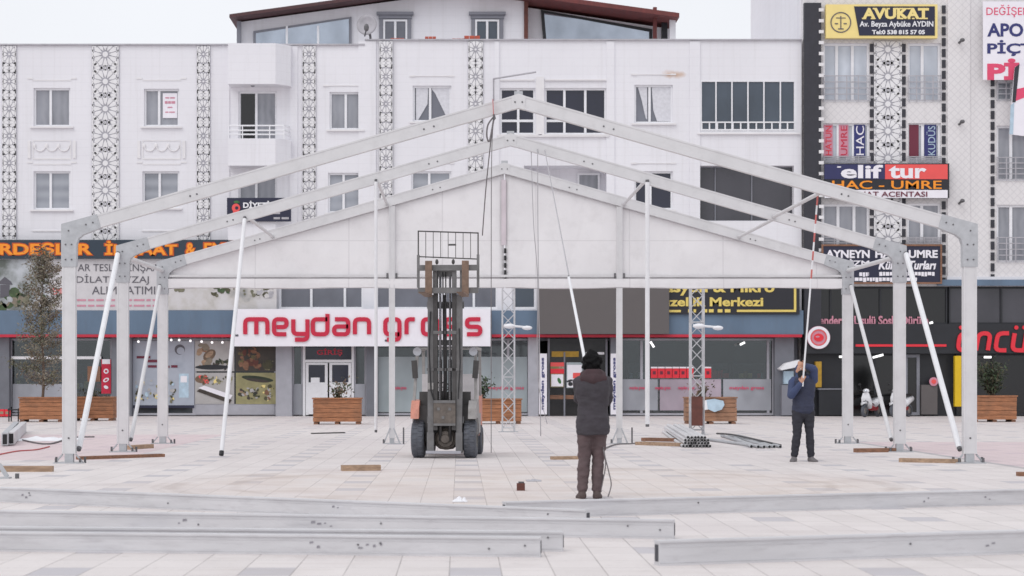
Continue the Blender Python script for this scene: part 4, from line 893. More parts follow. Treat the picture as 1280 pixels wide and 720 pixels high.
# shop-window posters
def poster(px, mm, label, motif=(), Y=YS+.05):
    t = thing('poster', label, 'poster', P((px[0]+px[2])/2, px[3], Y), 'posters on the market front')
    MB().use(mm).pbox(*px, Y, Y-.05, Y-.02).build('sheet', None, t)
    for mo in motif:
        q = MB()
        for j, (m_, *r) in enumerate(mo):
            q.use(m_); yy = Y-.052-.004*j
            if len(r) == 4: q.pbox(*r, Y, yy-.003, yy)
            else: a, b_, rx, ry, = r[:4]; rot = r[4]; u = Y/FP; ca, sa = math.cos(rot), math.sin(rot); q.prism([(X(a, Y)+u*(rx*math.cos(t_)*ca-ry*math.sin(t_)*sa), Z(b_, Y)+u*(rx*math.cos(t_)*sa+ry*math.sin(t_)*ca)) for t_ in [2*math.pi*k/18 for k in range(18)]], yy-.003, yy)
        q.build('motif', None, t)
    return t
t = poster((165, 426, 243, 510), 'dairy', 'tall grey-blue dairy poster on the market window with milk carton', [[('skyblue', 224, 467, 236, 497), ('signwhite', 226, 470, 234, 478)], [('darktext', 225, 437, 6.5, 6.5, 0.), ('dairy', 226, 438.5, 4.8, 4.5, 0.)], [('navydark', 165, 506.5, 243, 510)]])
collage(t, (168, 474, 222, 504), ['print_green', 'print_pale', 'dairy', 'leaf_olive', 'tree_leaf_green', 'skyblue', 'cream'], 60, 1.2, 3.6, 3)
m = MB().use('maroon'); [m.pbox(a, b_, c, d, YS, YS-.02, YS-.005) for a, b_, c, d in ((171, 445, 188, 448), (182, 449.5, 206, 453), (185, 456.5, 196, 459.5), (198, 457, 212, 460), (214, 456.5, 222, 459.5))]; m.build('small_print', None, t)
fp = poster((244, 426, 293, 464), 'print_pale', 'faded bread-and-sausage poster above the salad poster', [[('leaf_brown', 262, 444, 9, 6, .7), ('plank', 262, 443, 6, 3, .7), ('restdark', 266, 459, 22, 3, 0.)]])
collage(fp, (244, 428, 268, 462), ['plank_brown', 'plank', 'leaf_brown', 'tree_leaf'], 14, 2, 6, 11); collage(fp, (262, 448, 293, 463), ['print_dark', 'leaf_dark', 'tree_leaf_green'], 12, 2, 5, 31, flat=.25)
fp = poster((244, 466, 293, 505), 'print_pale', 'salad poster with white tray below the bread poster', [[('leaf_brown', 252, 474, 8, 5, 0.)]])
collage(fp, (245, 468, 264, 482), ['plank_brown', 'leaf_brown', 'leaf_olive', 'coral'], 22, 1.2, 3.4, 12); collage(fp, (262, 470, 293, 482), ['tree_leaf_green', 'print_green', 'leaf_olive', 'cream'], 22, 1, 3, 32); m = MB().use('print_dark'); u_ = YS+.05; m.pprism([(246, 489), (252, 485), (290, 500), (287, 504)], u_, u_-.075, u_-.07); m.use('signwhite').pprism([(248, 485), (256, 482), (291, 494), (288, 499)], u_, u_-.08, u_-.0755); m.build('tray_motif', None, fp)
fp = poster((295, 432, 345, 464), 'print_dark', 'dark grilled-food poster above the green olive poster', [[('plank_brown', 316, 446, 10, 6, .3), ('leaf_olive', 335, 456, 7, 6, .3)]])
collage(fp, (296, 433, 330, 463), ['print_dark', 'plank_brown', 'food2', 'rust', 'print_dark'], 40, 1.5, 6, 13, flat=.25); collage(fp, (328, 446, 344, 463), ['leaf_olive', 'print_dark', 'print_green'], 14, 1.5, 3.5, 33)
fp = poster((295, 466, 345, 505), 'print_green', 'green olive-and-herb poster below the dark grilled-food poster', [[('leaf_dark', 322, 473.5, 20, 3.4, -.12), ('print_dark', 322, 475.5, 15, 2, -.12)]])
collage(fp, (297, 484, 326, 500), ['print_dark', 'leaf_dark', 'leaf_olive', 'print_pale', 'plank'], 34, 1, 3, 14); collage(fp, (326, 478, 344, 502), ['print_pale', 'plank_brown', 'print_green', 'leaf_olive', 'cream'], 26, 1, 3.4, 34, flat=.3)
poster((688, 453, 705, 484), 'food3', 'red and white price poster on the door leaf of the second entrance', [[('coral', 688, 453, 705, 458), ('redbright', 688, 461, 705, 467), ('signwhite', 689, 468, 704, 483), ('green', 699, 476, 2, 4, .4)]], Y=YS-.05)
poster((708, 453, 728, 485), 'frost2', 'pale price poster with black scooter motif beside the brown jacket', [[('signwhite', 709, 456, 727, 484), ('coral', 716, 466, 727, 473), ('restdark', 713, 480, 3, 2.6, 0.), ('restdark', 712, 476, 4, 1.4, .3)]], Y=YS-.05)
poster((127, 449, 139, 492), 'red', 'narrow red price poster with white swirls above the sprig planter', [[('signwhite', 128, 449, 138, 455), ('signwhite', 133, 464, 3.2, 3.2, 0.), ('red', 133, 464, 1.6, 1.6, 0.), ('signwhite', 133, 475, 4, 2.4, .5), ('red', 133, 475, 2, 1.2, .5), ('signwhite', 133, 484, 3, 2, -.4)]], Y=YS-.02)
m = MB().use('white'); m.pbox(15, 445.5, 127, 449, YS, YS-.12, YS-.02); tag(m.build('window_rail', None, org=P(70, 448, YS)), 'long white rail across the market window behind the young tree', 'rail')
m = MB().use('plank_brown'); m.pbox(110, 458, 126, 477, YS, YS-.10, YS-.02); tag(m.build('cardboard_panel', None, org=P(118, 477, YS)), 'brown cardboard panel beside the narrow red poster', 'panel')
# goods, kiosk, small red print
for i, a in enumerate((813.5, 822.5, 831.5, 840.5, 849.5, 858.5, 880.5)):
    m = MB().use('redbright'); m.pbox(a, 460.5, a+8.4, 472.5, YS, YS-.03, YS+.015); m.use('signwhite').pbox(a, 458.5, a+8.4, 460.4, YS, YS-.03, YS+.015); m.use('maroon').pbox(a+2.4, 464, a+6, 468, YS, YS-.036, YS-.031)
    o = tag(m.build('goods_box', None, org=P(a+4, 472.5, YS)), 'red boxes with white tops in one row behind the market window', 'box', 'red boxes in the market window')
s = thing('red_film_lettering', 'small red lettering along the frosted market windows', 'lettering', P(900, 488, YS))
m = MB().use('pinkred')
for a, b_ in ((787, 806), (819, 838), (848, 868), (912, 955), (491, 508), (610, 655)): m.ptext('meydan gross', a, 482.5, b_, 488, YS-.004, depth=.01, off=.01)
m.build('lettering', None, s)
s = thing('wall_kiosk', 'white-hooded grey kiosk on the column where the restaurant begins', 'kiosk', P(987, 520, YF-.1))
m = MB().use('white'); m.pprism([(972, 461), (980, 454), (996, 450), (998, 458), (974, 463)], YF-.2, YF-.75, YF-.11); m.build('hood', None, s)
m = MB().use('skyblue'); m.pbox(979, 464, 991, 480, YF-.2, YF-.4, YF-.11); m.build('screen_panel', None, s)
m = MB().use('greyframe'); m.pbox(976, 481, 994, 519, YF-.2, YF-.45, YF-.11); m.build('cabinet', None, s)
# small lamps under the shop soffit
for i, (a, b_, lab) in enumerate(((173, 427, 'tiny lit spot lamp alone above the dairy poster'), (214, 425, 'lit spot lamp above the dairy poster, just beside the rear tent column'), (224, 425, 'lit spot lamp above the carton of the dairy poster'), (238, 426, 'lit spot lamp above the edge where dairy and bread posters meet'), (252, 427, 'lit spot lamp above the sausage on the bread poster'), (265, 428, 'lit spot lamp above the plain end of the bread poster'), (278, 428, 'last lit spot lamp beside the leaning white pole'))):
    m = MB().use('lamp'); m.ball(P(a, b_, YF), .05, .05, .05, 8, 5); m.use('palecol').tube([P(a, b_, YF)+Vector((0, 0, .04)), P(a, 421, YF)], .015, 5); tag(m.build('spot_lamp', None, org=P(a, b_, YF)), lab, 'lamp', 'spot lamps under the market soffit')
for a, b_, c, d, lab in ((813, 427, 817.5, 434, 'tilted bright tube lamp beside the hanging white pole'), (925, 431, 931, 428, 'short tilted tube lamp high in the market window'), (1091, 447, 1104, 443.5, 'long tube lamp under the restaurant fascia'), (1049, 446, 1054, 446, 'stub of a lit tube lamp beside the rear tent column'), (1230, 446.5, 1239, 446.5, 'level tube lamp above the restaurant planter'), (1162, 404, 1166, 403, 'tiny lit lamp at the end of the pink letters')):
    m = MB().use('lamp'); m.tube([P(a, b_, YF-.35), P(c, d, YF-.35)], .045, 6); m.use('palecol').tube([P((a+c)/2, (b_+d)/2, YF-.35), P((a+c)/2, (b_+d)/2-1, YF+.1)], .02, 5); tag(m.build('tube_lamp', None, org=P(a, b_, YF-.35)), lab, 'lamp', 'tube lamps of the shops')
# ------------------------------------------------------------------ tent : three portal frames, braces, purlins, gable canvas
FY = [31.78, 36.83, 41.76]; XLc, XRc, XA = -6.51, 8.49, .975; ZE, ZA = 3.89, 6.03
def slope(x): return ZA-(ZA-ZE)*abs(x-XA)/(XRc-XA)
def profile_bar(m, a, b, up, hw=.22, w=.12):
    a, b = Vector(a), Vector(b); d = (b-a).normalized(); u = Vector(up); u = (u-d*u.dot(d)).normalized(); o = u*(hw/2-.014)
    m.bar(a, b, w, hw-.056, u); m.bar(a+o, b+o, w+.014, .028, u); m.bar(a-o, b-o, w+.014, .028, u)
FL = ['front aluminium portal frame of the tent, its largest open gable arch', 'middle aluminium portal frame between the largest arch and the canvas gable', 'rearmost aluminium portal frame carrying the white canvas gable on two posts']
for fi, Yf in enumerate(FY):
    t = thing('portal_frame', FL[fi], 'tent frame', (XA, Yf, 0), 'aluminium portal frames of the tent')
    for sx, xc in ((-1, XLc), (1, XRc)):
        m = MB().use('alu'); profile_bar(m, (xc, Yf, .16), (xc, Yf, ZE-.25), (1, 0, 0)); m.use('steel')
        m.tube([(xc, Yf-.072, .42), (xc, Yf+.072, .42)], .016, 8)
        c = m.build('column', None, t)
        m = MB().use('galv'); m.box(xc-.24, xc+.24, Yf-.17, Yf+.17, .0, .018); m.box(xc-.07, xc+.07, Yf-.055, Yf+.055, .02, .24)
        for q in (-1, 1): m.bar((xc+q*.11, Yf-.02, .15), (xc+q*.22, Yf-.02, .022), .022, .05, (0, 1, 0)); m.use('steel').tube([(xc+q*.2, Yf-.12, .0), (xc+q*.2, Yf-.12, .09)], .022, 6); m.tube([(xc+q*.24, Yf+.1, 0), (xc+q*.24, Yf+.1, .1)], .022, 6); m.use('galv')
        m.build('base_plate', None, c)
        m = MB().use('galv')                                   # knee bracket
        e = Vector((xc, Yf, ZE)); inw = Vector((-sx, 0, 0)); rd = Vector((XA-xc, 0, ZA-ZE)).normalized(); nrm = Vector((-rd.z*1, 0, rd.x)) if rd.x > 0 else Vector((rd.z, 0, -rd.x))
        ww = .148; up = e+nrm*.118; q0 = e-nrm*.118
        pts = [(xc+sx*.125, ZE-.62), (xc+sx*.125, ZE+.02), (up.x+sx*.09, up.z-.02), tuple((up+rd*.52).xz), tuple((q0+rd*.52).xz), (xc-sx*.24, ZE-.085), (xc-sx*.16, ZE-.15), (xc-sx*.127, ZE-.25), (xc-sx*.125, ZE-.62)]
        m.prism(pts, Yf-ww/2, Yf+ww/2); m.use('steel')
        for bx, bz in ((xc-.05, ZE-.5), (xc+.05, ZE-.5), (xc-.05, ZE-.25), (xc+.05, ZE-.25), ((e+rd*.3).x, (e+rd*.3).z), ((e+rd*.42).x, (e+rd*.42).z), (xc, ZE-.02)): m.tube([(bx, Yf-ww/2-.012, bz), (bx, Yf+ww/2+.012, bz)], .014, 8)
        m.build('eave_bracket', None, t)
        m = MB().use('alu'); a = e+rd*.45; b = Vector((XA, Yf, ZA))-rd*.004; profile_bar(m, a, b, (0, 0, 1))
        m.use('steel')
        for s_ in (.27, .285, .79, .812): p_ = e.lerp(b, s_); m.tube([(p_.x, Yf-.068, p_.z-.02), (p_.x, Yf-.05, p_.z-.02)], .016, 8)
        m.build('rafter', None, t)
    m = MB().use('alu'); m.prism([(XA-.10, ZA-.145), (XA, ZA-.118), (XA+.10, ZA-.145), (XA+.12, ZA+.08), (XA, ZA+.122), (XA-.12, ZA+.08)], Yf-.072, Yf+.072); m.use('galv').box(XA-.07, XA+.07, Yf-.05, Yf+.05, ZA+.10, ZA+.165); m.use('steel')
    for q in (-.06, .06): m.tube([(XA+q, Yf-.085, ZA-.02), (XA+q, Yf+.085, ZA-.02)], .014, 8)
    m.build('ridge_bracket', None, t)
    if fi == 2:
        for xp in (-1.49, 3.49):
            m = MB().use('alu'); profile_bar(m, (xp, Yf, .12), (xp, Yf, slope(xp)-.12), (1, 0, 0), .13, .10); c = m.build('gable_post', None, t)
            m = MB().use('galv'); m.box(xp-.2, xp+.2, Yf-.13, Yf+.13, 0, .016); m.box(xp-.05, xp+.05, Yf-.04, Yf+.04, .018, .2); m.bar((xp-.04, Yf-.06, .34), (xp-.17, Yf-.06, .02), .03, .02, (0, 1, 0)); m.bar((xp+.04, Yf-.06, .34), (xp+.17, Yf-.06, .02), .03, .02, (0, 1, 0)); m.use('steel').tube([(xp+.26, Yf-.2, 0), (xp+.26, Yf-.2, .36)], .018, 6); m.tube([(xp-.18, Yf-.1, 0), (xp-.18, Yf-.1, .1)], .02, 6); m.build('base_plate', None, c)
        xl, xr = XLc+.13, XRc-.13; zt = Z(345, Yf)
        m = MB().use('alu')
        for a, b in ((xl, -1.56), (-1.42, 3.42), (3.56, xr)): m.bar((a, Yf-.02, zt), (b, Yf-.02, zt), .05, .05)
        m.use('steel')
        for xp in (-1.49, 3.49):
            for q in (-.1, .1): m.box(xp+q-.02, xp+q+.02, Yf-.06, Yf-.02, zt-.05, zt+.06)
        m.build('gable_beam', None, t)
# gable canvas : a sagging sheet with a hanging valance
t = thing('gable_canvas', 'white canvas gable wall hung under the rearmost tent frame', 'canvas', (XA, FY[2]+.09, 3.4))
def canvas(x0, x1, name):
    m = MB().use('pvc'); Yc = FY[2]+.015; nx_, nz_ = 60, 24; rows = []
    for i in range(nx_+1):
        x = x0+(x1-x0)*i/nx_; zt_ = slope(x)-.10; zb_ = 3.40+.012*math.sin(x*2.1); col = []
        for j in range(nz_+1):
            z = zb_+(zt_-zb_)*j/nz_; w = noise.noise(Vector((x*.5, z*.9, 3)))*.05+noise.noise(Vector((x*1.6, z*1.1, 9)))*.022+noise.noise(Vector((x*3.2+z*2.2, z*.8, 5)))*.010
            k = math.sin(math.pi*min(1, max(0, j/nz_))); col.append((x, Yc+.01+w*k+.012*(1-j/nz_)*math.sin(x*5), z))
        rows.append(col)
    vs = [q for c in rows for q in c]; fs = []
    for i in range(nx_):
        for j in range(nz_): a = i*(nz_+1)+j; fs.append((a, a+nz_+1, a+nz_+2, a+1))
    m.add(vs, fs); o = m.build(name, None, t, smooth=True); md = o.modifiers.new('s', 'SOLIDIFY'); md.thickness = .006; return o
canvas(XLc+.12, XA-.015, 'canvas_half'); canvas(XA+.015, XRc-.12, 'canvas_half')
m = MB().use('seam'); Yc = FY[2]+.005; m.box(XA-.07, XA+.03, Yc-.03, Yc-.02, 4.35, ZA-.25); m.build('lacing_strip', None, t)
m = MB().use('plastic_shade_black'); zz = 4.28
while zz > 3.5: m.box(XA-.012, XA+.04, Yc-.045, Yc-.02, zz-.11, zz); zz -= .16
m.build('lacing_gap', None, t)  # black dashes paint the darkness seen through the open slit
m = MB().use('pvc'); pts = []
zt = Z(347, FY[2])
nx_ = 90
for i in range(nx_+1):
    x = XLc+.13+(XRc-XLc-.26)*i/nx_; y = FY[2]-.03+.006*math.sin(x*3.1)+.004*math.sin(x*7.3); pts += [(x, y-.035, zt-.03), (x, y-.037, zt-.13), (x, y-.033, zt-.225+.010*math.sin(x*2.1)+.005*math.sin(x*6))]
m.add(pts, [f for i in range(nx_) for f in ((3*i+1, 3*i+4, 3*i+3, 3*i), (3*i+2, 3*i+5, 3*i+4, 3*i+1))])
o = m.build('valance', None, t)
# diagonal wall braces
def pole(name, label, a, b, r, m_='pole', group=None, cat='pole', foot=None, sleeve=False):
    m = MB().use(m_); a, b = Vector(a), Vector(b); m.tube([a, a.lerp(b, .5), b], r, 10)
    m.use('steel'); d = (b-a).normalized(); m.tube([a-d*.05, a+d*.02], r*.8, 8); m.tube([b-d*.02, b+d*.05], r*.8, 8)
    if foot: m.use('plastic_shade_black').tube([b-d*.02, b+d*.06], r*1.1, 8)
    return tag(m.build(name, None, None, org=b), label, cat, group)
for xa, s_ in ((XLc, -1), (XRc, 1)):
    sd = 'orange sign side' if s_ < 0 else 'restaurant side'
    g_ = 'diagonal braces of the tent walls'
    pole('wall_brace', 'thick white diagonal brace down to the front column, '+sd, (xa-s_*.02+(-.1 if s_ < 0 else .12), FY[1]-.12, ZE-.08), (xa+s_*.02+(.16 if s_ < 0 else -.16), FY[0]+.1, .25), .05, 'pole', g_, 'brace')
    pole('wall_brace', 'thinner diagonal brace from rear eave to middle column foot, '+sd, (xa+.05*s_, FY[2]-.12, ZE-.45), (xa-.14*s_, FY[1]+.1, .25), .04, 'alu', g_, 'brace')
# purlins still in place
for xp, a, b, lab in ((-4.1, 1, 2, 'roof purlin between middle and rear rafters nearest the orange construction sign'), (-1.6, 1, 2, 'roof purlin between middle and rear rafters above the gable post beside the forklift'), (3.58, 1, 2, 'roof purlin joining middle and rear rafters above the gable post beside the brown-jacketed man'), (6.1, 1, 2, 'roof purlin joining middle and rear rafters above the gold sign'), (6.05, 0, 1, 'roof purlin joining front and middle rafters before the charcoal strip')):
    pole('roof_purlin', lab, (xp, FY[a]+.08, slope(xp)-.05), (xp, FY[b]-.08, slope(xp)-.05), .035, 'alu', 'roof purlins of the tent', 'purlin')
for xa, lab in ((XLc, 'eave purlin joining middle and rear frames, orange sign side'), (XRc, 'eave purlin joining middle and rear frames, restaurant side')):
    pole('eave_purlin', lab, (xa, FY[1]+.08, ZE-.1), (xa, FY[2]-.08, ZE-.1), .045, 'alu', 'eave purlins of the tent', 'purlin')
g_ = 'purlin poles hanging from the middle frame'
pole('hanging_pole', 'white pole hanging upright from the middle rafter beside the double entrance doors', (-1.62, FY[1]-.1, slope(-1.62)-.08), (-1.62, FY[1]-.1, .43), .032, 'pole', g_)
pole('hanging_pole', 'white pole hanging upright from the middle rafter, before the red goods boxes', (3.61, FY[1]-.1, slope(3.61)-.08), (3.61, FY[1]-.1, .54), .045, 'pole', g_)
pole('hanging_pole', 'thin white pole leaning out of vertical near the food posters, dark foot on pavers', (-4.15, FY[1]-.1, slope(-4.15)-.08), (X(277, 34.6), 34.6, .08), .04, 'pole', g_, foot=True)
# ropes
def rope(label, pts, r, m_='rope', name='rope', cat='rope', group=None):
    q = [Vector(p) for p in pts]; out = []
    for i in range(len(q)-1):
        p0, p1, p2, p3 = q[max(i-1, 0)], q[i], q[i+1], q[min(i+2, len(q)-1)]
        for k in range(6):
            s_ = k/6; out.append(.5*((2*p1)+(p2-p0)*s_+(2*p0-5*p1+4*p2-p3)*s_*s_+(3*p1-p0-3*p2+p3)*s_**3))
    out.append(q[-1]); m = MB().use(m_); m.tube(out, r, 6); return tag(m.build(name, None, None, org=q[-1], smooth=True), label, cat, group)
Yr = FY[0]
rope('grey lifting rope from the front rafter down to the forklift backrest', [P(617, 147, Yr-.1), P(612, 190, Yr), P(607, 240, Yr+.5), P(603, 294, Yr+1.7)], .010)
rope('grey rope hanging straight beside the forklift mast from the front rafter', [P(617, 147, Yr-.1), P(614.5, 200, Yr-.1), P(614, 345, Yr), P(614, 470, Yr+.2), P(614, 566, Yr+.3)], .007)
rope('loop of dark rope under the front rafter close to the ridge', [P(617, 146, Yr-.12), P(610, 156, Yr-.12), P(608.5, 170, Yr-.12), P(612, 176, Yr-.12), P(617, 150, Yr-.12)], .015)
m = MB().use('redrope'); m.bar(P(616, 124, Yr-.13), P(617, 145, Yr-.13), .03, .012, (1, 0, 0)); m.use('steel').tube([P(617, 143, Yr-.13), P(618.5, 148, Yr-.13), P(616.5, 150, Yr-.13)], .02, 6); tag(m.build('lifting_sling', None, None, org=P(617, 147, Yr-.13)), 'short red lifting sling with hook on the front rafter', 'sling')
Yr = FY[1]
rope('pale cable hanging straight from the middle rafter close to its ridge', [P(672, 186, Yr-.08), P(672.5, 300, Yr-.08), P(674, 420, Yr), P(676, 545, Yr+.3)], .009, 'ropelight')
rope('pale slanting cable from the middle rafter to the door banner', [P(664, 190, Yr), P(667, 280, Yr), P(672, 350, Yr+.5), P(672, 470, Yr+1), P(684, 530, Yr+1.4)], .007, 'ropelight')
rope('thin pale rope from the middle rafter to the tip of the raised pole', [P(681, 188, FY[1]-.08), P(694, 255, 33), P(712, 349, 26.2)], .010, 'ropelight')
# ------------------------------------------------------------------ lattice masts
def lattice(px, base_py, top_z, wpx, label, brown=False):
    Y = GY(base_py); xc = X(px, Y); w = wpx*Y/FP/2; t = thing('lattice_mast', label, 'mast', (xc, Y, 0), 'lattice masts behind the tent')
    m = MB().use('mast_white'); cs = [(xc-w, Y-w), (xc+w, Y-w), (xc+w, Y+w), (xc-w, Y+w)]
    for a, b in cs: m.tube([(a, b, 0), (a, b, top_z)], .02, 8)
    m.build('chords', None, t); m = MB().use('mast_white'); z = .12; st = 2*w*1.05; k = 0
    while z+st < top_z:
        for i in range(4):
            a, b = cs[i], cs[(i+1) % 4]
            if k % 2: a, b = b, a
            m.tube([(*a, z), (*b, z+st)], .013, 5)
        if k % 4 == 0:
            for i in range(4): m.tube([(*cs[i], z), (*cs[(i+1) % 4], z)], .015, 5)
        z += st; k += 1
    m.build('lacing', None, t)
    m = MB().use('galv'); m.box(xc-w-.1, xc+w+.1, Y-w-.1, Y+w+.1, 0, .015); m.build('base_plate', None, t)
    m = MB().use('white'); zl = Z(408, Y); m.ball((xc+.02, Y-w-.1, zl), .16, .12, .07, 10, 6); m.tube([(xc-.12, Y-w-.05, zl+.02), (xc+w+.3, Y-w-.2, zl-.03)], .03, 6); m.ball((xc+w+.33, Y-w-.2, zl-.05), .14, .1, .06, 10, 6); m.build('spotlight', None, t, smooth=True)
    if brown: MB().use('rust').pbox(864, 495.5, 877.5, 532, Y-w, Y-w-.16, Y-w-.03).build('control_box', None, t)
lattice(635.5, 540, 5.1, 15, 'slim white lattice mast beside the forklift, no box on it')
lattice(871, 543, 4.9, 16, 'white lattice mast with a rust-brown box low on its front', True)

# ------------------------------------------------------------------ planters, plants, tree
def planter(px0, px1, pytop, pybot, m_, label, Yd=None):
    Y = Yd or GY(pybot); x0, x1 = X(px0, Y), X(px1, Y); zt = Z(pytop, Y); dp = .8
    t = thing('planter', label, 'planter', ((x0+x1)/2, Y, 0), 'wooden planters on the plaza'); m = MB().use(m_); n_ = 5; hh = (zt-.08)/n_
    for k in range(n_):
        za, zb_ = .08+k*hh+.006, .08+(k+1)*hh-.006
        j = [random.uniform(-.008, .008) for _ in range(4)]
        m.box(x0+.03+j[0], x1-.03+j[1], Y+j[2], Y+.035, za, zb_); m.box(x0+.03, x1-.03, Y+dp-.035, Y+dp, za, zb_); m.box(x0+.03, x0+.06, Y+.036, Y+dp-.036, za, zb_); m.box(x1-.06, x1-.03, Y+.036, Y+dp-.036, za, zb_)
    m.build('box', None, t)
    m = MB().use(m_); m.box(x0, x1, Y-.05, Y+.03, zt+.002, zt+.045); m.box(x0, x1, Y+dp-.03, Y+dp+.05, zt+.002, zt+.045); m.box(x0, x0+.08, Y+.031, Y+dp-.031, zt+.002, zt+.045); m.box(x1-.08, x1, Y+.031, Y+dp-.031, zt+.002, zt+.045); m.build('rim', None, t)
    MB().use('soil').box(x0+.062, x1-.062, Y+.037, Y+dp-.037, .1, zt-.05).build('soil', None, t)
    m = MB().use('plank_brown'); nb = 3
    for k in range(nb): xx = x0+.12+(x1-x0-.24)*k/(nb-1); m.box(xx-.07, xx+.07, Y+.04, Y+dp-.04, 0, .075)
    m.build('feet', None, t)
    return Y+dp/2, zt
pl = {}
pl['a'] = planter(23, 79, 498, 527.5, 'planter', 'wooden planter holding the thin young tree')
pl['b'] = planter(88, 142, 497.5, 526, 'planter', 'orange-brown wooden planter with few sprigs, below the narrow red poster')
pl['c'] = planter(390, 452, 499, 530.5, 'planter', 'wooden planter standing before the double entrance doors')
pl['d'] = planter(593, 653, 500, 530, 'planter', 'wooden planter half hidden behind the forklift and slim lattice mast')
pl['e'] = planter(857, 922, 498, 530, 'planter_old', 'weathered planter with a pale sheet, behind the mast with brown box')
pl['f'] = planter(1216, 1272, 496, 527.5, 'planter', 'wooden planter with a bushy shrub before the restaurant')
def leaves(m, pts, s0, s1, mats, n_per=1):
    for p in pts:
        m.use(random.choice(mats)); s_ = random.uniform(s0, s1); u = Vector((random.gauss(0, 1), random.gauss(0, 1), random.gauss(0, 1))).normalized(); v = u.orthogonal().normalized(); v.rotate(Matrix.Rotation(random.uniform(0, 6.28), 3, u)); w = u.cross(v)
        m.add([p-v*s_, p+w*s_*.35, p+v*s_, p-w*s_*.35], [(0, 1, 2, 3)])
def shrub(px, key, h, wd, dens, mats, label, stems=9, s=(.04, .09), name='shrub', upright=.6):
    Yc, zt = pl[key]; c = Vector((X(px, Yc), Yc, zt-.06)); t = thing(name, label, 'shrub', c, 'shrubs in the planters'); st = MB().use('bark'); lf = MB()
    for k in range(stems):
        a = random.uniform(0, 6.28); r = random.uniform(.1, 1); tip = c+Vector((math.cos(a)*wd*r, math.sin(a)*wd*.8*r, h*random.uniform(upright, 1)*(1-.35*r*r))); mid = c.lerp(tip, .5)+Vector((random.gauss(0, .04), random.gauss(0, .04), .04)); st.tube([c+Vector((math.cos(a)*.05, math.sin(a)*.05, 0)), mid, tip], [.014, .010, .004], 5)
        pts = []
        for q in range(dens):
            s_ = random.uniform(.25, 1.05); p = (c.lerp(mid, s_*2) if s_ < .5 else mid.lerp(tip, s_*2-1)); sp = .05+.10*s_; pts.append(p+Vector((random.gauss(0, sp), random.gauss(0, sp), random.gauss(0, sp*.8))))
        leaves(lf, pts, s[0], s[1], mats)
    st.build('stems', None, t); lf.build('foliage', None, t)
random.seed(21)
shrub(421, 'c', .72, .62, 22, ['leaf_olive', 'leaf_brown', 'leaf_green'], 'sparse straggly shrub before the double entrance doors', 11)
shrub(602, 'd', .95, .3, 42, ['leaf_dark', 'leaf_green'], 'small dark shrub close behind the forklift', 9)
shrub(876, 'e', .62, .34, 26, ['leaf_olive', 'leaf_brown'], 'low withered shrub beside the pale sheet on the planter', 8)
shrub(1240, 'f', 1.5, .62, 80, ['leaf_dark', 'leaf_green', 'leaf_dark', 'leaf_olive'], 'dense green shrub before the restaurant front', 22, upright=.5)
shrub(115, 'b', .3, .4, 10, ['leaf_olive'], 'few low sprigs in the planter below the narrow red poster', 6)
# young tree
def tree():
    Yc, zt = pl['a']; c = Vector((X(53, Yc), Yc, zt-.06)); t = thing('young_tree', 'thin young tree with sparse brownish foliage before the villa banner', 'tree', c); st = MB().use('bark'); lf = MB(); h = 5.2
    ax = [c+Vector((.05*math.sin(k*.9), .04*math.cos(k*1.3), h*k/10)) for k in range(11)]; st.tube(ax, [.05-.0042*k for k in range(11)], 7)
    br = MB().use('bark')
    for k in range(120):
        s_ = random.uniform(.08, .97); i = min(9, int(s_*10)); p0 = ax[i].lerp(ax[i+1], s_*10-i); a = random.uniform(0, 6.28); ln = (1.3*(1-s_)**.5+.15)*random.uniform(.5, 1.0)*(.75 if s_ < .2 else 1); d = Vector((math.cos(a), math.sin(a)*.9, random.uniform(.1, .7))).normalized()
        mid = p0+d*ln*.5+Vector((0, 0, -.02)); tip = p0+d*ln+Vector((random.gauss(0, .06), random.gauss(0, .06), .06*ln)); br.tube([p0, mid, tip], [.013, .008, .003], 4); pts = []
        for q in range(int(16+60*ln)): f_ = random.uniform(.15, 1.05); p = p0.lerp(mid, f_*2) if f_ < .5 else mid.lerp(tip, f_*2-1); pts.append(p+Vector((random.gauss(0, .085), random.gauss(0, .085), random.gauss(0, .085))))
        leaves(lf, pts, .03, .075, random.choice([['tree_leaf', 'tree_leaf_green'], ['tree_leaf'], ['tree_leaf', 'leaf_brown'], ['tree_leaf_green', 'leaf_olive']]))
    st.build('trunk', None, t); br.build('branches', None, t); lf.build('crown', None, t)
tree()
# pale sheet on the weathered planter
Yc = GY(530)-.06; m = MB().use('skyblue'); pts = [(882, 500), (893, 498.5), (904, 501), (905.5, 506), (902, 512), (893, 515), (884, 511)]; m.pprism(pts, Yc, Yc-.03, Yc); m.use('white').pprism([(876, 502), (883, 500), (884.5, 512), (878, 513)], Yc, Yc-.045, Yc-.005); tag(m.build('plastic_sheet', None, None, org=P(892, 515, Yc)), 'crumpled pale blue and white sheet draped on the weathered planter', 'plastic sheet')

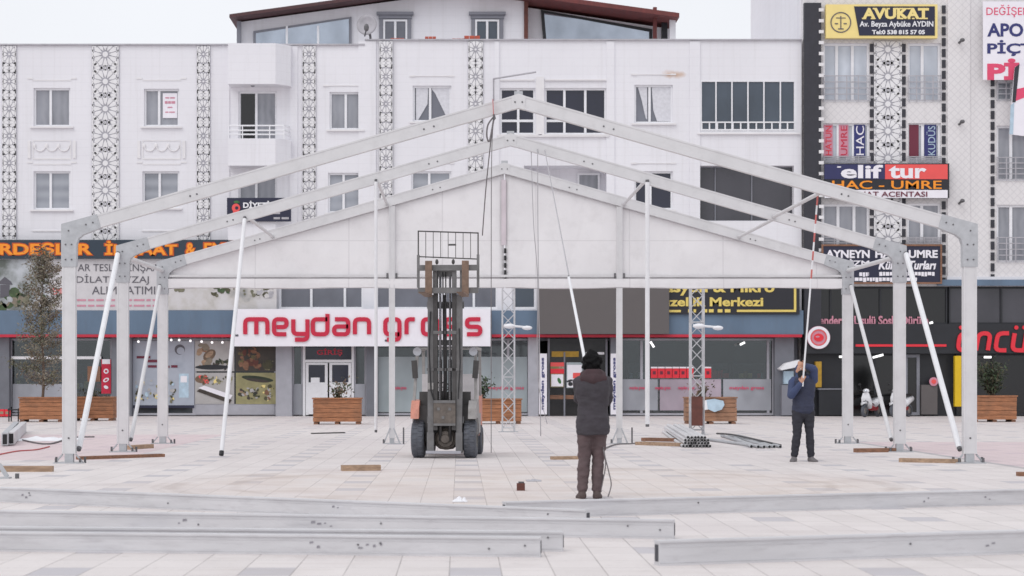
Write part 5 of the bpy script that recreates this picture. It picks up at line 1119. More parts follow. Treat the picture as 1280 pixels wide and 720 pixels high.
# ------------------------------------------------------------------ beams on the ground in front
def beam(x0, Y0, x1, Y1_, h, label, w=.11, ends=True, zb=.0):
    a, b = Vector((x0, Y0, zb+h/2)), Vector((x1, Y1_, zb+h/2)); t = thing('aluminium_beam', label, 'beam', (b.x, b.y, zb), 'long aluminium beams lying in front'); m = MB().use('alu_beam'); o = Vector((0, 0, h/2-.008)); m.bar(a, b, w*.78, h-.034); m.bar(a+o, b+o, w, .016); m.bar(a-o, b-o, w, .016)
    d = (b-a).normalized(); sd = Vector((d.y, -d.x, 0));
    if sd.y > 0: sd = -sd
    n_ = sd*(w*.39+.001)
    m.bar(a+n_+Vector((0, 0, h*.24)), b+n_+Vector((0, 0, h*.24)), .004, .006); m.build('profile', None, t)
    m = MB().use('steel'); rnd = random.Random(int(x0*100+Y0)); L_ = (b-a).length
    spots = [L_-.12, L_-.4]+[rnd.uniform(.1, .95)*L_ for _ in range(2)]
    for s_ in spots:
        p = a+d*s_+n_
        for q in range(1): zz = rnd.uniform(-.02, .035); m.tube([p+Vector((0, 0, zz))-n_*.2, p+Vector((0, 0, zz))+sd*.008], .008, 8)
    m.build('bolts', None, t)
    m = MB().use('beam_end_shade'); e = d*.003; q0 = w*.39-.014; hz = h/2-.03  # dark end caps paint the shade inside the hollow beam
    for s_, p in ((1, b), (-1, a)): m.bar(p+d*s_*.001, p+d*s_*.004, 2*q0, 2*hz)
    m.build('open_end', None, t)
    m = MB().use('scuff')                                            # scuffed stamps on the web
    for s_ in [rnd.uniform(.35, .95)*L_ for _ in range(2)]:
        for q in range(rnd.randint(2, 4)):
            p = a+d*(s_+q*.055)+n_+Vector((0, 0, rnd.uniform(-.02, .02))); l_ = d*rnd.uniform(.008, .022); hh = Vector((0, 0, rnd.uniform(.006, .014))); sp = sd*.0035
            m.add([p-l_-hh+sp, p+l_-hh*.6+sp, p+l_*.8+hh+sp, p-l_*.9+hh*.7+sp], [(0, 1, 2, 3)])
    m.build('scuff_marks', None, t)
def gb(px, pytop, h): Y = (H-h)*FP/(pytop-CY); return X(px, Y), Y
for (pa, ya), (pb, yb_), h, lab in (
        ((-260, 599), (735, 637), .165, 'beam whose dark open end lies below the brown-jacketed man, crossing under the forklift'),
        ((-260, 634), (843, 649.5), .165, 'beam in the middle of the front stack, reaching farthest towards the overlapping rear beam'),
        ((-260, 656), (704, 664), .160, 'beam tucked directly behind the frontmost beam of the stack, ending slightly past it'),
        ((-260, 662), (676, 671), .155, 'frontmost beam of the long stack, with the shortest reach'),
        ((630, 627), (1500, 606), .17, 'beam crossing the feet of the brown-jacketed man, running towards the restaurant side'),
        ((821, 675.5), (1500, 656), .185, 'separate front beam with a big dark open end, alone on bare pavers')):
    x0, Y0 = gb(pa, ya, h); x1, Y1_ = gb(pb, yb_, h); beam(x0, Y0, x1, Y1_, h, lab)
# two profiles at the left edge pointing to the viewer
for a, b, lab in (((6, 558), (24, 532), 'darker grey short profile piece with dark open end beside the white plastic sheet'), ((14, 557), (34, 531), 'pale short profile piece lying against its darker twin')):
    p, q = G(*a), G(a[0]+(b[0]-a[0])*.8, 540); t = thing('aluminium_profile', lab, 'beam', p, 'short profiles at the left edge'); m = MB().use('alu_beam' if 'pale' in lab else 'galv'); up = Vector((0, 0, .15)); m.bar(p+up, q+up, .13, .26); m.build('profile', None, t); d = (q-p).normalized(); MB().use('plastic_shade_black').bar(p+up-d*.004, p+up-d*.001, .09, .21).build('open_end', None, t)  # black end plate painted as the shaded hollow of the profile
# planks
def plank(pa, pb, hpx, m_, label, wd=.16):
    a, b = G(*pa), G(*pb); hh = hpx*a.y/FP; m = MB().use(m_); up = Vector((0, 0, hh/2)); m.bar(a+up, b+up, wd, hh); return tag(m.build('plank', None, None, org=a), label, 'plank', 'planks on the plaza')
plank((-4, 589.5), (66, 589.5), 7, 'plank', 'thick pale plank cut by the picture edge before the front column')
plank((98, 574.5), (203, 571), 4, 'plank_brown', 'long brown plank beside the foot of the front column, orange sign side')
plank((158, 562), (188, 560), 5, 'plank', 'short plank beside the foot of the middle column, orange sign side')
plank((427, 588.5), (475, 588), 7, 'plank', 'single short plank alone on open pavers beside the forklift')
plank((690, 574.5), (722, 574), 4, 'plank', 'plank stub touching the outline of the brown-jacketed man')
plank((1125, 577.5), (1200, 579), 5, 'plank', 'long plank beside the foot of the front column, restaurant side')
plank((1069, 565.5), (1118, 565), 5, 'plank_brown', 'brown plank beside the foot of the middle column, restaurant side')
plank((1272, 595), (1292, 595), 5, 'plank_brown', 'brown plank end cut by the picture edge beyond the restaurant planter')
plank((800, 556), (856, 558), 4, 'plank', 'pale plank under the pile of pipes', .3)
plank((806, 551), (848, 552), 4, 'plank_brown', 'darker plank behind the pale plank by the pipes', .3)
plank((390, 542.5), (430, 541.5), 1.5, 'mastdark', 'dark thin lath lying before the entrance planter', .1)
# pipe stacks
def pipes(p0, p1, rows, r, label, cat='pipe', mm='alu', spread=0, group='pipes stacked beside the mast with brown box', n0=0):
    a, b = G(*p0), G(*p1)
    d = (b-a).normalized(); sd = Vector((d.y, -d.x, 0)); k = 0
    for row, cnt in enumerate(rows):
        for i in range(cnt):
            off = (i-(cnt-1)/2)*r*(2.05+spread); c0 = a+sd*(off+random.uniform(-.008, .008))+Vector((0, 0, r+row*r*1.78))+d*random.uniform(-.12, .12); c1 = c0+(b-a)+sd*random.gauss(0, spread*.25+.02)+Vector((0, 0, 0))
            m = MB().use(mm); m.tube([c0, c1], r, 9, cap=False); m.use('plastic_shade_black').tube([c0+d*.015, c0+d*.03], r*.86, 9); m.use(mm); m.lathe(c0, d, [(r*.84, .012), (r*.84, -.002), (r, -.002)], 12)  # black disc paints the shade inside each pipe mouth
            tag(m.build('pipe', None, None, org=c0), label, cat, group)
random.seed(31)
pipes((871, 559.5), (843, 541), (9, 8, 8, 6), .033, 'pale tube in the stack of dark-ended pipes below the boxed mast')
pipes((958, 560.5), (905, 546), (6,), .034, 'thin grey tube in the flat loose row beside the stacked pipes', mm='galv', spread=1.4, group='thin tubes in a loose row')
m = MB().use('galv'); p = G(4, 598); m.box(p.x-.12, p.x+.10, p.y-.1, p.y+.1, 0, .02); m.bar((p.x-.06, p.y, .2), (p.x+.06, p.y, .02), .06, .02, (0, 1, 0)); m.use('steel').tube([(p.x+.2, p.y-.02, 0), (p.x+.2, p.y-.02, .07)], .03, 8); tag(m.build('anchor_plate', None, None, org=p), 'small steel anchor plate with peg before the thick pale plank', 'anchor plate')
# small litter
m = MB().use('rust'); p = G(651, 613); m.box(p.x-.05, p.x+.05, p.y-.06, p.y+.06, 0, .09); m.use('steel').box(p.x-.03, p.x+.04, p.y-.03, p.y+.04, .092, .11); tag(m.build('wood_block', None, None, org=p), 'small dark block lying alone on the pavers before the forklift', 'block')
def crumple(px, py, w, d_, h, label, mm='white', seed=1):
    random.seed(seed); p = G(px, py); m = MB().use(mm); n_ = 12; vs = []; fs = []
    for i in range(n_+1):
        for j in range(n_+1): u, v = i/n_-.5, j/n_-.5; k = max(0, 1-4*max(u*u, v*v)); vs.append((p.x+u*w*(1+random.uniform(-.1, .1)), p.y+v*d_*(1+random.uniform(-.1, .1)), .006+h*k*abs(noise.noise(Vector((u*5+seed, v*5, seed))))*2.2))
    for i in range(n_):
        for j in range(n_): a = i*(n_+1)+j; fs.append((a, a+n_+1, a+n_+2, a+1))
    m.add(vs, fs); o = m.build('plastic_scrap', None, None, org=p); o.modifiers.new('s', 'SOLIDIFY').thickness = .004; return tag(o, label, 'plastic sheet')
crumple(55, 550, 1.6, 1.8, .07, 'crumpled white plastic sheet on the pink paving behind the front column', 'white', 4)
crumple(575, 627, .16, .2, .05, 'small scrap of clear plastic before the forklift', 'white', 2)
crumple(667, 601, .2, .4, .015, 'flat grey scrap of film beside the dark block', 'parapet', 6)
rope('thin dark cable lying on the pink paving beside the white plastic sheet', [G(28, 551)+Vector((0, 0, .02)), G(60, 556)+Vector((0, 0, .02)), G(90, 548)+Vector((0, 0, .02)), G(118, 547)+Vector((0, 0, .02))], .018, name='cable', cat='cable')
rope('red cord lying on the pink paving before the short profiles', [G(-5, 570)+Vector((0, 0, .015)), G(20, 565)+Vector((0, 0, .015)), G(45, 563)+Vector((0, 0, .015)), G(62, 559)+Vector((0, 0, .015))], .012, 'redrope', name='cord', cat='cord')
rope('dark cable running from the gable post foot to the planks', [G(748, 566)+Vector((0, 0, .02)), G(768, 557)+Vector((0, 0, .02)), G(790, 555.5)+Vector((0, 0, .02)), G(806, 553)+Vector((0, 0, .02))], .014, name='cable', cat='cable')
rope('dark rod lying across the thin tubes', [G(896, 547)+Vector((0, 0, .1)), G(915, 548.5)+Vector((0, 0, .1)), G(940, 554)+Vector((0, 0, .1)), G(976, 559.5)+Vector((0, 0, .05))], .022, 'mastdark', name='rod', cat='rod')
m = MB().use('plastic_shade_black'); p = G(17, 527)
for dx in (-.16, .16):
    for dy in (0, .34): m.tube([(p.x+dx, p.y+dy, 0), (p.x+dx, p.y+dy, .45 if dy == 0 else .5)], .025, 6)
m.box(p.x-.2, p.x+.2, p.y-.04, p.y+.38, .38, .42); tag(m.build('stool', None, None, org=p), 'small black stool beside the tree planter', 'stool')
for i, (a, lab) in enumerate(((2, 'red crate cut by the picture edge, farther from the black stool'), (9, 'red crate beside the black stool'))):
    p = G(a, 521.5); m = MB().use('redbright'); m.box(p.x-.1, p.x+.1, p.y, p.y+.25, .03, .3); m.use('plastic_shade_black').box(p.x-.11, p.x+.11, p.y-.01, p.y+.26, 0, .028); m.use('plank').box(p.x-.07, p.x+.07, p.y-.012, p.y-.002, .12, .22); tag(m.build('crate', None, None, org=p), lab, 'crate', 'red crates at the left edge')
# ------------------------------------------------------------------ forklift (local: front axle at origin, forward = -Y)
def forklift():
    loc = Vector((X(556, 34.0), 34.1, 0)); t = thing('forklift', 'dirty orange and grey forklift with its mast raised high and empty forks', 'forklift', loc)
    t.rotation_euler = (0, 0, math.radians(-5.0)); ORG[t.name] = Vector((0, 0, 0))
    def put(m, name, par=None, smooth=False): return m.build(name, None, par or t, smooth=smooth, org=(0, 0, 0))
    def wheel(x, y, r, w):
        m = MB().use('tyre'); c = (x, y, r); m.lathe(c, (1, 0, 0), [(r*.55, -w/2), (r*.86, -w/2), (r*.96, -w*.42), (r, -w*.25), (r, w*.25), (r*.96, w*.42), (r*.86, w/2), (r*.55, w/2)], 28)
        for k in range(22):
            a = 2*math.pi*k/22
            for s_ in (-1, 1): d = Vector((0, math.cos(a+.07*s_), math.sin(a+.07*s_))); p = Vector(c)+d*r*.985+Vector((s_*w*.22, 0, 0)); m.bar(p-Vector((w*.17, 0, 0)), p+Vector((w*.17, 0, 0)), .035, .03, d)
        o = put(m, 'wheel'); m = MB().use('rim'); m.lathe(c, (1, 0, 0), [(0, -w*.3), (r*.3, -w*.34), (r*.5, -w*.3), (r*.56, -w*.5), (r*.56, w*.5), (r*.5, w*.3), (0, w*.3)], 20); put(m, 'rim', o, True); return o
    wheel(-.465, 0, .335, .23); wheel(.465, 0, .335, .23); wheel(-.45, 1.75, .27, .19); wheel(.45, 1.75, .27, .19)
    m = MB().use('forkgrey'); m.box(-.34, .34, .05, 1.5, .28, .72); m.box(-.54, .54, .42, 1.35, .42, .78); m.use('mastdark').box(-.34, .34, -.1, .05, .3, .78); put(m, 'chassis')
    for s_ in (-1, 1):
        m = MB().use('forkorange' if s_ < 0 else 'forkgrey'); pts = [(-.30, .70), (-.26, .88), (-.12, 1.02), (.30, 1.04), (.42, .80), (.42, .42), (.36, .40), (.33, .58), (.16, .70), (-.16, .72)]
        n_ = len(pts); x0, x1 = (s_*.44, s_*.585)
        vs = [(x0, a, b) for a, b in pts]+[(x1, a, b) for a, b in pts]; m.add(vs, [tuple(range(n_)), tuple(range(2*n_-1, n_-1, -1))]+[((i+1) % n_, i, n_+i, n_+(i+1) % n_) for i in range(n_)]); put(m, 'fender')
    m = MB().use('forkorange'); pr = [(-.5, 1.35, .36), (.5, 1.35, .36), (.52, 2.0, .36), (.36, 2.32, .40), (-.36, 2.32, .40), (-.52, 2.0, .36)]; up = [(a, b, 1.12 if b < 2.2 else 1.02) for a, b, c in pr]
    m.add(pr+up, [(5, 4, 3, 2, 1, 0), (6, 7, 8, 9, 10, 11)]+[(i, (i+1) % 6, 6+(i+1) % 6, 6+i) for i in range(6)]); put(m, 'counterweight')
    m = MB().use('forkgrey'); m.box(-.40, .40, .55, 1.34, .79, 1.0); m.use('forkwhite').box(-.30, .30, .66, 1.1, 1.005, 1.12); m.box(-.52, -.12, 1.02, 1.14, 1.0, 1.5); m.box(.12, .52, 1.02, 1.14, 1.0, 1.5); put(m, 'seat')
    m = MB().use('mastdark'); m.bar((-.5, -.02, .78), (.5, -.02, .78), .12, .3); m.bar((-.42, .04, .92), (.42, .10, 1.25), .05, .02) if False else m.box(-.46, .46, .02, .08, .9, 1.18); put(m, 'dashboard')
    m = MB().use('plastic_shade_black'); wc = Vector((-.12, .36, 1.26)); ax = Vector((0, -.5, .86)); u = Vector((1, 0, 0)); w = ax.cross(u); m.tube([wc+(u*math.cos(q)+w*math.sin(q))*.17 for q in [2*math.pi*k/18 for k in range(19)]], .014, 6); m.tube([wc, wc-ax*.28], .02, 6); m.bar(wc-u*.16, wc+u*.16, .02, .015); put(m, 'steering_wheel')
    m = MB().use('forkgrey')
    for s_ in (-1, 1):
        m.bar((s_*.555, .0, 1.0), (s_*.525, .34, 1.95), .05, .06, (0, 1, 0)); m.bar((s_*.525, 1.4, 1.1), (s_*.525, 1.3, 1.95), .05, .06, (0, 1, 0)); m.bar((s_*.525, .26, 1.96), (s_*.525, 1.42, 1.96), .05, .05)
        m.bar((s_*.565, .02, .42), (s_*.555, 0, 1.02), .04, .05, (0, 1, 0))
    for k in range(8): yy = .3+k*.155; m.bar((-.5, yy, 1.965), (.5, yy, 1.965), .035, .025)
    put(m, 'overhead_guard')
    for s_ in (-1, 1):
        m = MB().use('mastdark'); c = Vector((s_*.505, .12, 1.90)); m.lathe(c, (0, 1, 0), [(.03, .06), (.06, .05), (.075, -.03), (.08, -.05)], 14); m.use('chrome').lathe(c, (0, 1, 0), [(.078, -.05), (0, -.045)], 14); m.use('mastdark').tube([c, c+Vector((0, .12, .03))], .02, 5); put(m, 'work_light')
        m = MB().use('mastdark'); m.bar((s_*.535, .06, 1.42), (s_*.56, .06, 1.74), .10, .03, (0, 1, 0)); put(m, 'mirror')
    # mast
    m = MB().use('mast')
    for s_ in (-1, 1):
        x = s_*.255+.03; m.box(x-.05, x+.05, -.33, -.31, .13, 2.9); m.box(x-.05, x+.05, -.19, -.17, .13, 2.9); m.box(x+s_*.035-.015, x+s_*.035+.015, -.309, -.191, .13, 2.9)
        m.box(x-.06, x+.06, -.36, -.165, .10, .46)
    m.box(-.30, .36, -.20, -.16, 2.66, 2.78); m.box(-.30, .36, -.20, -.16, .62, .74); put(m, 'outer_mast')
    m = MB().use('mastdark')
    for s_ in (-1, 1):
        x = s_*.165+.03; m.box(x-.036, x+.036, -.345, -.327, .5, 3.34); m.box(x-.036, x+.036, -.235, -.215, .5, 3.34); m.box(x+s_*.022-.012, x+s_*.022+.012, -.326, -.236, .5, 3.34)
    m.use('mast').box(-.17, .23, -.30, -.25, 3.22, 3.33); m.box(-.17, .23, -.24, -.2, 2.0, 2.1); put(m, 'inner_mast')
    m = MB().use('axle'); m.box(-.165, .225, -.385, -.355, .58, 1.03); m.use('mast').box(-.165, .225, -.40, -.386, .98, 1.03); m.box(-.165, .225, -.40, -.386, .58, .62); [m.box(a, a+.05, -.395, -.386, b, b+.05) for a, b in ((-.1, .85), (.1, .85), (-.02, .70))]; m.use('palecol').box(-.30, .32, -.40, -.34, .085, .135); put(m, 'cross_plate')
    m = MB().use('axle'); m.lathe((.03, 0, .34), (1, 0, 0), [(.06, -.36), (.09, -.3), (.12, -.2), (.185, -.12), (.20, 0), (.185, .12), (.12, .2), (.09, .3), (.06, .36)], 20); m.lathe((.03, -.05, .34), (0, -1, 0), [(.2, 0), (.19, .12), (.15, .14), (.14, .19), (.09, .20), (.07, .23), (0, .235)], 20); put(m, 'drive_axle')
    m = MB().use('mastdark')
    for s_ in (-1, 1): m.tube([(.03+s_*.085, -.24, .3), (.03+s_*.085, -.24, 1.75)], .032, 10); m.use('chrome').tube([(.03+s_*.085, -.24, 1.75), (.03+s_*.085, -.24, 3.25)], .02, 10); m.use('mastdark')
    m.tube([(.03, -.27, .95), (.03, -.27, 2.9)], .026, 8); put(m, 'lift_cylinder', None, True)
    m = MB().use('plastic_shade_black')
    for q in (-.03, .02): m.tube([(q+.03, -.36, 3.3), (q+.035, -.37, 2.5), (q+.05, -.36, 1.4), (q+.02, -.34, .75)], .012, 6)
    put(m, 'hydraulic_hose', None, True)
    m = MB().use('plastic_shade_black'); m.tube([(-.22, -.36, 2.6), (-.24, -.40, 1.9), (-.21, -.38, 1.2), (-.12, -.36, .9)], .014, 6); m.tube([(.29, -.36, 2.3), (.31, -.39, 1.7), (.27, -.37, 1.05)], .012, 6); m.use('forkgrey').box(-.27, -.17, -.37, -.335, 1.22, 1.34); m.use('mast').box(-.29, .35, -.345, -.332, 1.55, 1.60); m.box(-.18, .24, -.352, -.346, 2.2, 2.26); put(m, 'hose_bracket')
    for q in (-.06, .12):
        z = 1.0; m = MB().use('steel'); m.bar((q, -.339, 1.0), (q, -.339, 3.25), .008, .006, (0, 1, 0))
        while z < 3.25: m.bar((q, -.345, z), (q, -.345, z+.034), .022, .012, (0, 1, 0)); z += .042
        put(m, 'lift_chain')
    # carriage, backrest and forks
    cx = .10; car = MB().use('mast'); car.box(cx-.535, cx+.535, -.46, -.40, 3.32, 3.42); car.box(cx-.535, cx+.535, -.46, -.40, 2.92, 3.02)
    for q in (-.24, .10, .24): car.box(cx+q-.035, cx+q+.035, -.40, -.35, 2.93, 3.40)
    for s_ in (-1, 1): car.box(cx+s_*.53-.022, cx+s_*.53+.022, -.458, -.402, 3.021, 3.60)
    co = put(car, 'carriage')
    m = MB().use('mastdark'); za, zb_ = 3.55, 3.99; y = -.43
    for s_ in (-1, 1): m.bar((cx+s_*.53, y, za), (cx+s_*.53, y, zb_+.02-s_*.02), .022, .022, (0, 1, 0))
    m.bar((cx-.53, y, zb_+.03), (cx+.53, y, zb_-.01), .022, .022); m.bar((cx-.53, y, za+.02), (cx+.53, y, za-.03), .02, .02)
    for k in range(1, 8): xx = cx-.53+1.06*k/8; m.bar((xx, y, za-.01), (xx, y, zb_+.01), .011, .011, (0, 1, 0))
    m.box(cx+.01, cx+.14, y-.02, y+.02, 3.76, 3.79); put(m, 'load_backrest', co)
    for q in (-.34, .31):
        m = MB().use('fork'); x = cx+q; m.box(x-.06, x+.06, -.52, -.462, 2.90, 3.49)
        pts = [(-.462, 2.895), (-.52, 2.85), (-1.55, 2.878), (-1.60, 2.890), (-.56, 2.895)]; n_ = len(pts); w_ = .062
        m.add([(x-w_, a, b) for a, b in pts]+[(x+w_, a, b) for a, b in pts], [tuple(range(n_)), tuple(range(2*n_-1, n_-1, -1))]+[((i+1) % n_, i, n_+i, n_+(i+1) % n_) for i in range(n_)]); put(m, 'fork', co)
    m = MB().use('mastdark')
    for q in (-.2, .09): m.ball((cx+q, -.43, 3.475), .03, .03, .05, 8, 5)
    put(m, 'guide_roller', co)
forklift()

# ------------------------------------------------------------------ motor scooters
def scooter():
    t = thing('motor_scooter', 'white motor scooter parked between the rear tent column and the slanting brace', 'motor scooter', (0, 0, 0), 'scooters parked before the restaurant')
    for y in (-.62, .62):
        m = MB().use('tyre'); r = .25; m.lathe((0, y, r), (1, 0, 0), [(r*.6, -.05), (r*.9, -.055), (r, -.025), (r, .025), (r*.9, .055), (r*.6, .05)], 24); w = m.build('wheel', None, t, smooth=True); m = MB().use('rim'); m.lathe((0, y, r), (1, 0, 0), [(0, -.05), (r*.2, -.05), (r*.6, -.03), (r*.6, .03), (r*.2, .05), (0, .05)], 16); m.build('rim', None, w, smooth=True)
    def loft(m, secs):                                   # secs: (y, z, halfwidth, halfheight)
        base = len(m.v); n_ = 14
        for y, z, a, b in secs:
            for k in range(n_): q = 2*math.pi*k/n_; m.v.append(Vector((a*math.cos(q), y, z+b*math.sin(q))))
        for i in range(len(secs)-1):
            for k in range(n_): p, q = base+i*n_+k, base+i*n_+(k+1) % n_; m.f.append((p, q, q+n_, p+n_)); m.mi.append(m.cur)
        m.f.append(tuple(base+k for k in range(n_))); m.mi.append(m.cur); e = base+(len(secs)-1)*n_; m.f.append(tuple(e+k for k in reversed(range(n_)))); m.mi.append(m.cur)
    m = MB().use('scooterwhite'); loft(m, [(.95, .72, .04, .05), (.85, .70, .13, .12), (.5, .62, .18, .17), (.2, .52, .17, .2), (.08, .42, .12, .12)]); m.build('rear_body', None, t, smooth=True)
    m = MB().use('scooterred'); m.box(-.17, .17, -.25, .2, .27, .34); loft(m, [(.45, .34, .1, .1), (.1, .33, .14, .1), (-.2, .33, .1, .06)]); m.build('footboard', None, t)
    m = MB().use('scooterwhite'); pr = [(-.27, .34), (-.36, .5), (-.44, .75), (-.46, .92), (-.52, .93), (-.53, .72), (-.46, .46), (-.36, .32)]
    nn = len(pr)
    def side(w): return [(w*(.55+.45*math.sin(min(1, max(0, (z-.3)/.55))*math.pi)), y, z) for y, z in pr]
    L0, R0_ = side(-.21), side(.21); m.add(L0+R0_, [tuple(range(nn)), tuple(range(2*nn-1, nn-1, -1))]+[((i+1) % nn, i, nn+i, nn+(i+1) % nn) for i in range(nn)]); m.build('front_shield', None, t)
    m = MB().use('scooterwhite'); loft(m, [(-.90, .48, .03, .02), (-.82, .53, .08, .03), (-.62, .55, .09, .035), (-.42, .47, .07, .03)]); m.build('front_fender', None, t, smooth=True)
    m = MB().use('plastic_shade_black'); loft(m, [(.8, .82, .1, .03), (.6, .85, .15, .05), (.2, .80, .14, .05), (.05, .76, .08, .03)]); m.build('seat', None, t, smooth=True)
    m = MB().use('steel'); m.tube([(-.07, -.62, .25), (-.07, -.50, .62)], .025, 6); m.tube([(.07, -.62, .25), (.07, -.50, .62)], .025, 6); m.tube([(0, -.5, .6), (0, -.43, .98)], .03, 6); m.build('fork', None, t)
    m = MB().use('scooterwhite'); m.ball((0, -.47, 1.0), .13, .10, .09, 12, 7); m.use('plastic_shade_black').tube([(-.34, -.36, 1.03), (-.15, -.43, 1.03), (.15, -.43, 1.03), (.34, -.36, 1.03)], .018, 7); h = m.build('handlebar', None, t, smooth=True)
    m = MB().use('mirrorglass'); m.ball((0, -.56, .99), .075, .03, .06, 12, 6); m.build('headlight', None, t, smooth=True)
    m = MB().use('plastic_shade_black')
    for s_ in (-1, 1): m.tube([(s_*.22, -.41, 1.04), (s_*.27, -.43, 1.22)], .008, 5); m.ball((s_*.29, -.43, 1.25), .06, .015, .04, 10, 5)
    m.build('mirror', None, h)
    return t
sc0 = scooter(); sc0.location = (X(1085, 74), 73.4, 0); sc0.rotation_euler = (0, 0, math.radians(-36))
copy_thing(sc0, (X(1121, 74), 73.3, 0), math.radians(-40), 'white motor scooter half hidden by the middle tent column, nearer the restaurant door')

# ------------------------------------------------------------------ people
def mesh_eval(m, name, voxel, smooth=3, disp=None):
    me = bpy.data.meshes.new('tmp'); me.from_pydata([tuple(v) for v in m.v], [], m.f); me.update(); o = bpy.data.objects.new('tmp', me); C.objects.link(o)
    r = o.modifiers.new('r', 'REMESH'); r.mode = 'VOXEL'; r.voxel_size = voxel
    s_ = o.modifiers.new('s', 'SMOOTH'); s_.factor = .5; s_.iterations = smooth
    me2 = bpy.data.meshes.new_from_object(o.evaluated_get(bpy.context.evaluated_depsgraph_get())); bpy.data.objects.remove(o); bpy.data.meshes.remove(me)
    me2.name = name; me2.polygons.foreach_set('use_smooth', [True]*len(me2.polygons)); return me2
def loft(m, secs, side=Vector((1, 0, 0)), n=14, hem=False):          # secs: (point, r_side, r_other), closed rounded ends
    secs = [(Vector(p), a, b) for p, a, b in secs]; t0 = (secs[0][0]-secs[1][0]).normalized(); t1 = (secs[-1][0]-secs[-2][0]).normalized()
    full = [(secs[0][0]+t0*min(secs[0][1:])*.55, secs[0][1]*.55, secs[0][2]*.55)]+secs+[(secs[-1][0]+t1*min(secs[-1][1:])*.55, secs[-1][1]*.55, secs[-1][2]*.55)]
    if hem: full[0] = (secs[0][0]+t0*.004, secs[0][1]*.97, secs[0][2]*.97)
    base = len(m.v)
    for i, (p, a, b) in enumerate(full):
        t = (full[min(i+1, len(full)-1)][0]-full[max(0, i-1)][0]).normalized(); s_ = (side-t*side.dot(t))
        if s_.length < .05: s_ = t.orthogonal()
        s_.normalize(); q = t.cross(s_)
        for k in range(n): g_ = 2*math.pi*k/n; m.v.append(p+s_*math.cos(g_)*a+q*math.sin(g_)*b)
    for i in range(len(full)-1):
        for k in range(n): u, v = base+i*n+k, base+i*n+(k+1) % n; m.f.append((u, v, v+n, u+n)); m.mi.append(0)
    m.f.append(tuple(base+k for k in reversed(range(n)))); m.mi.append(0); e = base+(len(full)-1)*n; m.f.append(tuple(e+k for k in range(n))); m.mi.append(0)
def hand(m, wrist, d, pn, th):                             # palm along d, curling towards pn, thumb to side th
    d, pn = d.normalized(), pn.normalized(); sd = d.cross(pn).normalized(); loft(m, [(wrist, .026, .02), (wrist+d*.03, .034, .018), (wrist+d*.085, .04, .016)], sd)
    for i, (o, l_) in enumerate(((-.030, .9), (-.010, 1.), (.011, .95), (.031, .78))):
        p = wrist+d*.085+sd*o; pts = [p]; a = .55
        for L_ in (.042, .028, .022): v = d*math.cos(a)+pn*math.sin(a); p = p+v*L_*l_; pts.append(p); a += .85
        loft(m, [(q, .0095-.001*j, .0095-.001*j) for j, q in enumerate(pts)], sd, 8)
    p = wrist+d*.025+sd*th*.03; q = p+(sd*th*.8+d*.5+pn*.3).normalized()*.038; loft(m, [(p, .013, .013), (q, .011, .011), (q+(d*.6+pn*.8).normalized()*.034, .009, .009)], sd, 8)
